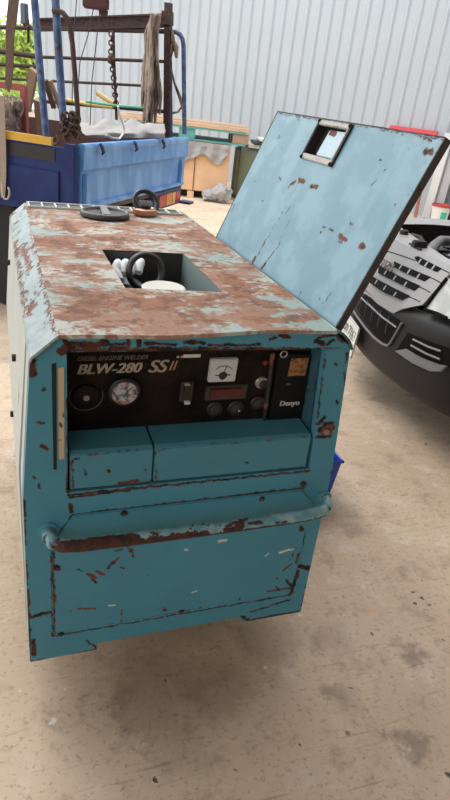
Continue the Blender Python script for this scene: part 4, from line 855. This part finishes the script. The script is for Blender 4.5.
# ------------------------------------------------------------------ pickup with its bonnet open
C0 = V((1.85, 1.70, 0)); CAa = V((cos(radians(-102)), sin(radians(-102)), 0)); CN = V((CAa.y, -CAa.x, 0))
KC, LN = .30, .30
def cs(s, z, o=0.0): return C0+CAa*s+CN*(o-(KC*s*s+LN*max(0, z-.62)))+Z*z
def cq(q):
    d = ray(q); lo_, hi_ = 1.0, 5.0
    g = lambda t: -((CAM+d*t-C0).dot(CN))-(KC*((CAM+d*t-C0).dot(CAa))**2+LN*max(0, (CAM+d*t).z-.62))
    ts = [1+i*.01 for i in range(420)]
    for a, c_ in zip(ts, ts[1:]):
        if g(a) < 0 <= g(c_):
            for _ in range(30):
                m = (a+c_)/2
                if g(m) < 0: a = m
                else: c_ = m
            P = CAM+d*a-C0; return (P.dot(CAa), P.z)
    return None
def patch(bb, poly, o, th, step=.04):
    m = bmesh.new(); m.faces.new([m.verts.new((s, z, 0)) for s, z in poly])
    s0, s1 = min(p[0] for p in poly), max(p[0] for p in poly); x = s0+step
    while x < s1:
        bmesh.ops.bisect_plane(m, geom=m.verts[:]+m.edges[:]+m.faces[:], plane_co=(x, 0, 0), plane_no=(1, 0, 0)); x += step
    a = {v: bb.bm.verts.new(cs(v.co.x, v.co.y, o)) for v in m.verts}; c_ = {v: bb.bm.verts.new(cs(v.co.x, v.co.y, o-th)) for v in m.verts}
    for f in m.faces: bb.bm.faces.new([a[v] for v in f.verts]); bb.bm.faces.new([c_[v] for v in f.verts][::-1])
    for e in m.edges:
        if len(e.link_faces) == 1: v0, v1 = e.verts; bb.bm.faces.new((a[v0], a[v1], c_[v1], c_[v0]))
    m.free(); return bb
cor = C0-CN*.6
car = thing('pickup_truck', 'silver pickup with a black bumper and open engine bay at the right edge', 'car', cor)
silver = plain('silver_paint', (0.38, 0.37, 0.365), .35, .35, .08, 6)
blackp = plain('black_bumper_plastic', (0.017, 0.015, 0.0155), .5, 0, .25, 20, Specular_IOR_Level=.35)
gap_m = plain('grille_black', (0.005, 0.005, 0.005), .8, 0, .2, 30, Specular_IOR_Level=.15)
chrome = plain('chrome', (0.62, 0.62, 0.62), .2, .9, .05)
# bumper shell
bb = B(); prof_ = [(.205, -.16), (.225, -.05), (.265, -.012), (.36, .0), (.50, .004), (.585, .0), (.635, -.03)]
def bump(u, v):
    s = -.86+u*1.74; k = v*(len(prof_)-1); i = min(int(k), len(prof_)-2); f = k-i; z = prof_[i][0]*(1-f)+prof_[i+1][0]*f; o = prof_[i][1]*(1-f)+prof_[i+1][1]*f
    rise = .045*max(0, abs(s-.08)-.35)/.45
    if z > .5: z += rise
    return cs(s, z, o-.35*max(0, abs(s)-.72)**1.3)
bb.grid(bump, 44, 12, CN*-.02); bb.build('bumper', blackp, car, smooth=True)
# silver grille shield, with its dark slots, slats, and the lower intake
def E_(z): return .52+(z-.68)*.35
bb = B(); patch(bb, [(-.38, .885), (-.34, .60), (-.24, .56), (.335, .575), (.395, .62), (.50, .68), (.545, .84), (.555, .885)], .004, .02); sh = bb.build('grille_surround', silver, car, label='silver grille surround')
def Q(*qs): return [cq(q) for q in qs]
slots = [[(415.5, 257), (419, 256.2), (443, 268.5), (438, 272.3), (421, 264.5), (417.5, 261)], [(395, 261.5), (405, 266), (432, 277), (425.5, 281.5), (404, 272), (395, 267)], [(380, 265.5), (393, 272.5), (421.5, 286), (415.5, 291), (395, 281), (379, 273)], [(371, 275), (385, 283), (411, 296), (403, 300), (386, 293), (371, 283)]]
for pol in slots:
    bb = B(); patch(bb, Q(*pol), .0065, .004); g_ = bb.build('grille_slot', gap_m, car)
    sz = Q(*pol); sa, sb = min(p[0] for p in sz), max(p[0] for p in sz)
    for k in range(1, 4):
        bb = B(); x = sa+(sb-sa)*k/4; zz = sum(p[1] for p in sz)/len(sz); bb.slab([cs(x-.005, zz-.012, .0075), cs(x+.005, zz-.012, .0075), cs(x+.009, zz+.012, .0075), cs(x-.001, zz+.012, .0075)], CN*-.003); bb.build('grille_divider', silver, g_)
for qa, qb in (((431, 277.5), (442, 283)), ((420.5, 287), (431, 292.5)), ((410, 297), (421, 302)), ((443, 269.5), (450, 273)), ((386, 250.5), (416, 260.5))):
    bb = B(); bb.tube([cs(*cq(qa), .0045), cs(*cq(((qa[0]+qb[0])/2, (qa[1]+qb[1])/2-.3)), .0045), cs(*cq(qb), .0045)], .0022, 6); bb.build('panel_gap', gap_m, sh)
bb = B(); patch(bb, Q((366, 294), (372, 298), (385, 310), (403, 322), (396, 334), (390, 344.5), (381, 339), (368, 324), (358, 308)), .008, .012); it = bb.build('lower_intake', gap_m, car)
bb = B(); bb.tube([cs(*cq(q), .010) for q in ((361, 296), (372, 306), (384, 317), (398.5, 327.5))], .005, 8); bb.build('chrome_line', chrome, it, smooth=True)
bb = B(); bb.tube([cs(*cq(q), .010) for q in ((352, 306), (359, 317), (367, 328), (375, 337), (383, 343.5), (389, 346), (392, 343.5), (397, 335), (404, 323))], .007, 8); bb.build('intake_lip', plain('grey_lip', (0.16, 0.15, 0.155), .5), it, smooth=True)
for k in range(7):
    s = -.20+k*.085; bb = B(); bb.slab([cs(s, .46, .0085), cs(s+.006, .46, .0085), cs(s+.006, .555, .0085), cs(s, .555, .0085)], CN*-.003); bb.build('intake_bar', plain('intake_grey', (0.04, 0.038, 0.04), .6), it)
text('badge', 'ISUZU', .06, cs(.105, .762, .012), (cs(.2, .765)-cs(.02, .762)), Z-CN*.1, chrome, sh, squash=1.0, extr=.004, bold=.0)
# headlamp, fog lamp bay
lens_m = NT('headlamp'); c = lens_m.obj(); f = lens_m.noise(c, 16, 3, .5, .6).outputs['Fac']; lens_m.set(Base_Color=lens_m.mix(lens_m.step(f, .4, .65), (0.52, 0.55, 0.51), (0.70, 0.71, 0.67)), Roughness=.12)
hl = Q((427, 309.5), (431, 303), (438, 293), (449.5, 278.5)); hl2 = Q((449.5, 318.5), (440, 314))
bb = B(); patch(bb, hl+[(.72, .865), (.82, .82), (.84, .72), (.76, .69)]+hl2, .010, .03); hd = bb.build('headlamp', lens_m.m, car, label='pale glass headlamp')
bb = B(); bb.tube([cs(*p, .012) for p in (hl[-1], hl[2], hl[1], hl[0], hl2[1], hl2[0])], .009, 8); bb.build('headlamp_seal', gap_m, hd, smooth=True)
fp = Q((398, 350), (409, 333), (449, 348)); fp2 = Q((449, 366), (440, 372))
bb = B(); patch(bb, fp+[(.80, .54), (.82, .46)]+fp2, .008, .012); fg_ = bb.build('fog_lamp_bay', plain('bay_black', (0.006, 0.006, 0.006), .8, 0, .2, 30, Specular_IOR_Level=.15), car)
lp_ = Q((397, 351), (408, 349), (424, 358), (441, 364.5), (449, 366), (443, 372), (432, 371.5), (414, 363))
bb = B(); patch(bb, lp_, .014, .012); bb.build('bay_sill', plain('grey_sill', (0.20, 0.20, 0.215), .45), fg_, bevel=.002)
for qa, qb in (((416, 339.5), (444, 351.5)), ((414, 345.5), (443, 359.5))):
    bb = B(); bb.tube([cs(*cq(qa), .016), cs(*cq(((qa[0]+qb[0])/2, (qa[1]+qb[1])/2+1)), .016), cs(*cq(qb), .016)], .005, 8); bb.build('bay_bar', plain('bar_grey', (0.25, 0.24, 0.24), .4), fg_, smooth=True)
# number plate
pq = [cq(q) for q in ((352.2, 311), (365.5, 329), (357, 358.3), (342, 335.5))]
PL = [cs(s, z, .035) for s, z in pq]
off = CN*.0
bb = B(); bb.slab(PL, CN*-.006); npl = bb.build('number_plate', plain('plate_white', (0.70, 0.71, 0.68), .45, 0, .04), car, bevel=.002)
pux = (PL[1]-PL[0]); puy = (PL[0]-PL[3]+PL[1]-PL[2])/2; pc_ = (PL[0]+PL[1]+PL[2]+PL[3])/4
gtx = plain('plate_green', (0.12, 0.18, 0.15), .5)
text('lettering', 'ฒท 7163', .105, pc_+puy*.10+CN*.0015, pux, puy, gtx, npl, squash=.62, extr=.0008)
bb = B(); bb.tube([p+CN*.001 for p in PL], .004, 6, closed=True); bb.build('plate_border', plain('plate_rim', (0.45, 0.47, 0.45), .4), npl)
# top panel over the radiator, fenders, engine bay
def cd_(s, d, z): return C0+CAa*s-CN*d+Z*z
bb = B(); bb.grid(lambda u, v: cs(-.72+u*1.4, .885+.010*v, 0)-CN*v*(.035+.10*max(0, 1-((-.72+u*1.4+.15)/.6)**2)), 30, 4, Z*-.03); bb.build('radiator_panel', silver, car, smooth=True)
bayd = plain('engine_bay_dark', (0.014, 0.012, 0.012), .6)
bb = B(); bb.box(cd_(.05, .85, .60), (1.30, 1.25, .06), (CAa, -CN, Z)); bb.box(cd_(.05, 1.42, .70), (1.34, .05, .34), (CAa, -CN, Z))
for s_ in (-.66, .76): bb.box(cd_(s_, .85, .72), (.05, 1.1, .28), (CAa, -CN, Z))
bb.build('engine_bay', bayd, car)
for s_, lab in ((-.78, 'far front wing'), (.88, 'near front wing')):
    sd = 1 if s_ > 0 else -1
    def wing(u, v):
        d = .18+u*1.35; pr2 = [(-.15, .885), (.0, .895), (.055, .88), (.085, .83), (.10, .70)]; k = v*4; i = min(int(k), 3); f = k-i
        dx = pr2[i][0]*(1-f)+pr2[i+1][0]*f; z = pr2[i][1]*(1-f)+pr2[i+1][1]*f
        return cd_(s_+sd*(dx-.03)-sd*.05*max(0, .45-d), d, z-.10*max(0, .6-d)**1.2)
    bb = B(); bb.grid(wing, 24, 8, Z*-.02 if False else -CAa*sd*.02); bb.build('wing', silver, car, smooth=True, label=lab)
for s_ in (-.68, .78):
    wc_ = cd_(s_, .80, .35); bb = B(); bb.lathe([(.2, -.11), (.33, -.105), (.35, -.07), (.35, .07), (.33, .105), (.2, .11)], wc_, CAa, 32); bb.build('wheel', tyre, car, smooth=True)
bb = B(); bb.box(cd_(.05, .9, .42), (1.1, 1.2, .3), (CAa, -CN, Z)); bb.build('underbody', bayd, car)
em = plain('engine_alloy', (0.16, 0.16, 0.165), .45, .4, .3, 20); em2 = plain('grey_hose', (0.09, 0.09, 0.095), .5); em3 = plain('white_tank', (0.55, 0.54, 0.50), .4)
bb = B(); bb.box(cd_(.06, .62, .74), (.50, .60, .20), (CAa, -CN, Z)); eng = bb.build('engine_cover', em2, car, bevel=.03)
def hose(pts, r, m_, nm='hose'): bb = B(); bb.tube([cd_(*p) for p in pts], r, 10); bb.build(nm, m_, car, smooth=True)
hose([(.20, .20, .85), (.12, .26, .885), (.04, .33, .90), (.02, .42, .90), (.08, .50, .885), (.18, .55, .86)], .026, em, 'intake_pipe')
hose([(.30, .26, .86), (.26, .34, .895), (.20, .42, .90), (.16, .52, .88)], .022, em)
hose([(-.20, .26, .84), (-.12, .24, .885), (-.04, .25, .89), (.04, .24, .875), (.12, .20, .86)], .014, mat_dark)
hose([(.42, .20, .85), (.44, .30, .885), (.42, .44, .89), (.36, .56, .86)], .018, em2)
bb = B(); bb.box(cd_(-.08, .19, .845), (.12, .10, .09), (CAa, -CN, Z)); bb.build('washer_tank', em3, car, bevel=.025)
bb = B(); bb.lathe([(.024, 0), (.024, .022), (.016, .027)], cd_(-.10, .18, .888), Z, 16); bb.build('tank_cap', mat_dark, car)
bb = B(); kq = cs(*cq((409, 249)), 0)-CN*.05+Z*.02; bb.box(kq, (.05, .07, .05), (CAa, -CN, Z)); bb.box(kq-Z*.012+CN*.02, (.15, .025, .02), (CAa, -CN, Z)); bb.build('bonnet_catch', mat_dark, car, bevel=.006)
rr = random.Random(4)
for i in range(18):
    bb = B(); p = cd_(rr.uniform(-.1, .55), rr.uniform(.17, .6), rr.uniform(.82, .865)); bb.box(p, (rr.uniform(.04, .10), rr.uniform(.04, .09), rr.uniform(.03, .06)), (CAa, -CN, Z)); bb.build('engine_part', (em, em2, mat_dark, mat_dark, em)[i % 5], car, bevel=.012)

# ------------------------------------------------------------------ trees beyond the yard
leafm = NT('yellow_green_leaves'); c = leafm.obj(); f = leafm.noise(c, 3, 4).outputs['Fac']; leafm.set(Base_Color=leafm.mix(f, (0.20, 0.36, 0.05), (0.56, 0.64, 0.14)), Roughness=.6)  # leaf colour mixed from green to yellow green
bark = plain('bark', (0.10, 0.07, 0.05), .9)
for i, (q, dist, R, lab) in enumerate((((26, 52), 24, 1.25, 'yellow green tree beyond the truck rack, right one'), ((4, 62), 27, 1.9, 'leafy green tree at the left edge beyond the truck rack'), ((15, 80), 34, 1.7, 'low green tree between the two taller trees behind the truck'))):
    P = CAM+ray(q)*dist; t = thing('tree', lab, 'tree', (P.x, P.y, 0)); rr = random.Random(i); bb = B()
    for k in range(1500):
        d = V((rr.gauss(0, 1), rr.gauss(0, 1), rr.gauss(0, 1))).normalized()*(rr.random()**.4)*R*(1+.3*noise.noise(V((rr.random()*3, i, 0))))
        p = P+V((d.x, d.y, d.z*.85)); e1 = V((rr.gauss(0, 1), rr.gauss(0, 1), rr.gauss(0, 1))).normalized()*.16; e2 = e1.orthogonal().normalized()*.07
        bb.face([p-e1, p+e2, p+e1, p-e2])
    bb.build('foliage', leafm.m, t)
    bb = B(); bb.tube([(P.x, P.y, 0), (P.x+.1, P.y, P.z*.5), (P.x, P.y, P.z+.4)], [.16, .12, .05], 10)
    for k in range(4): bb.tube([(P.x+.05, P.y, P.z*.7), (P.x+rr.uniform(-1, 1), P.y+rr.uniform(-1, 1), P.z+rr.uniform(0, .8))], [.06, .02], 6)
    bb.build('trunk', bark, t)
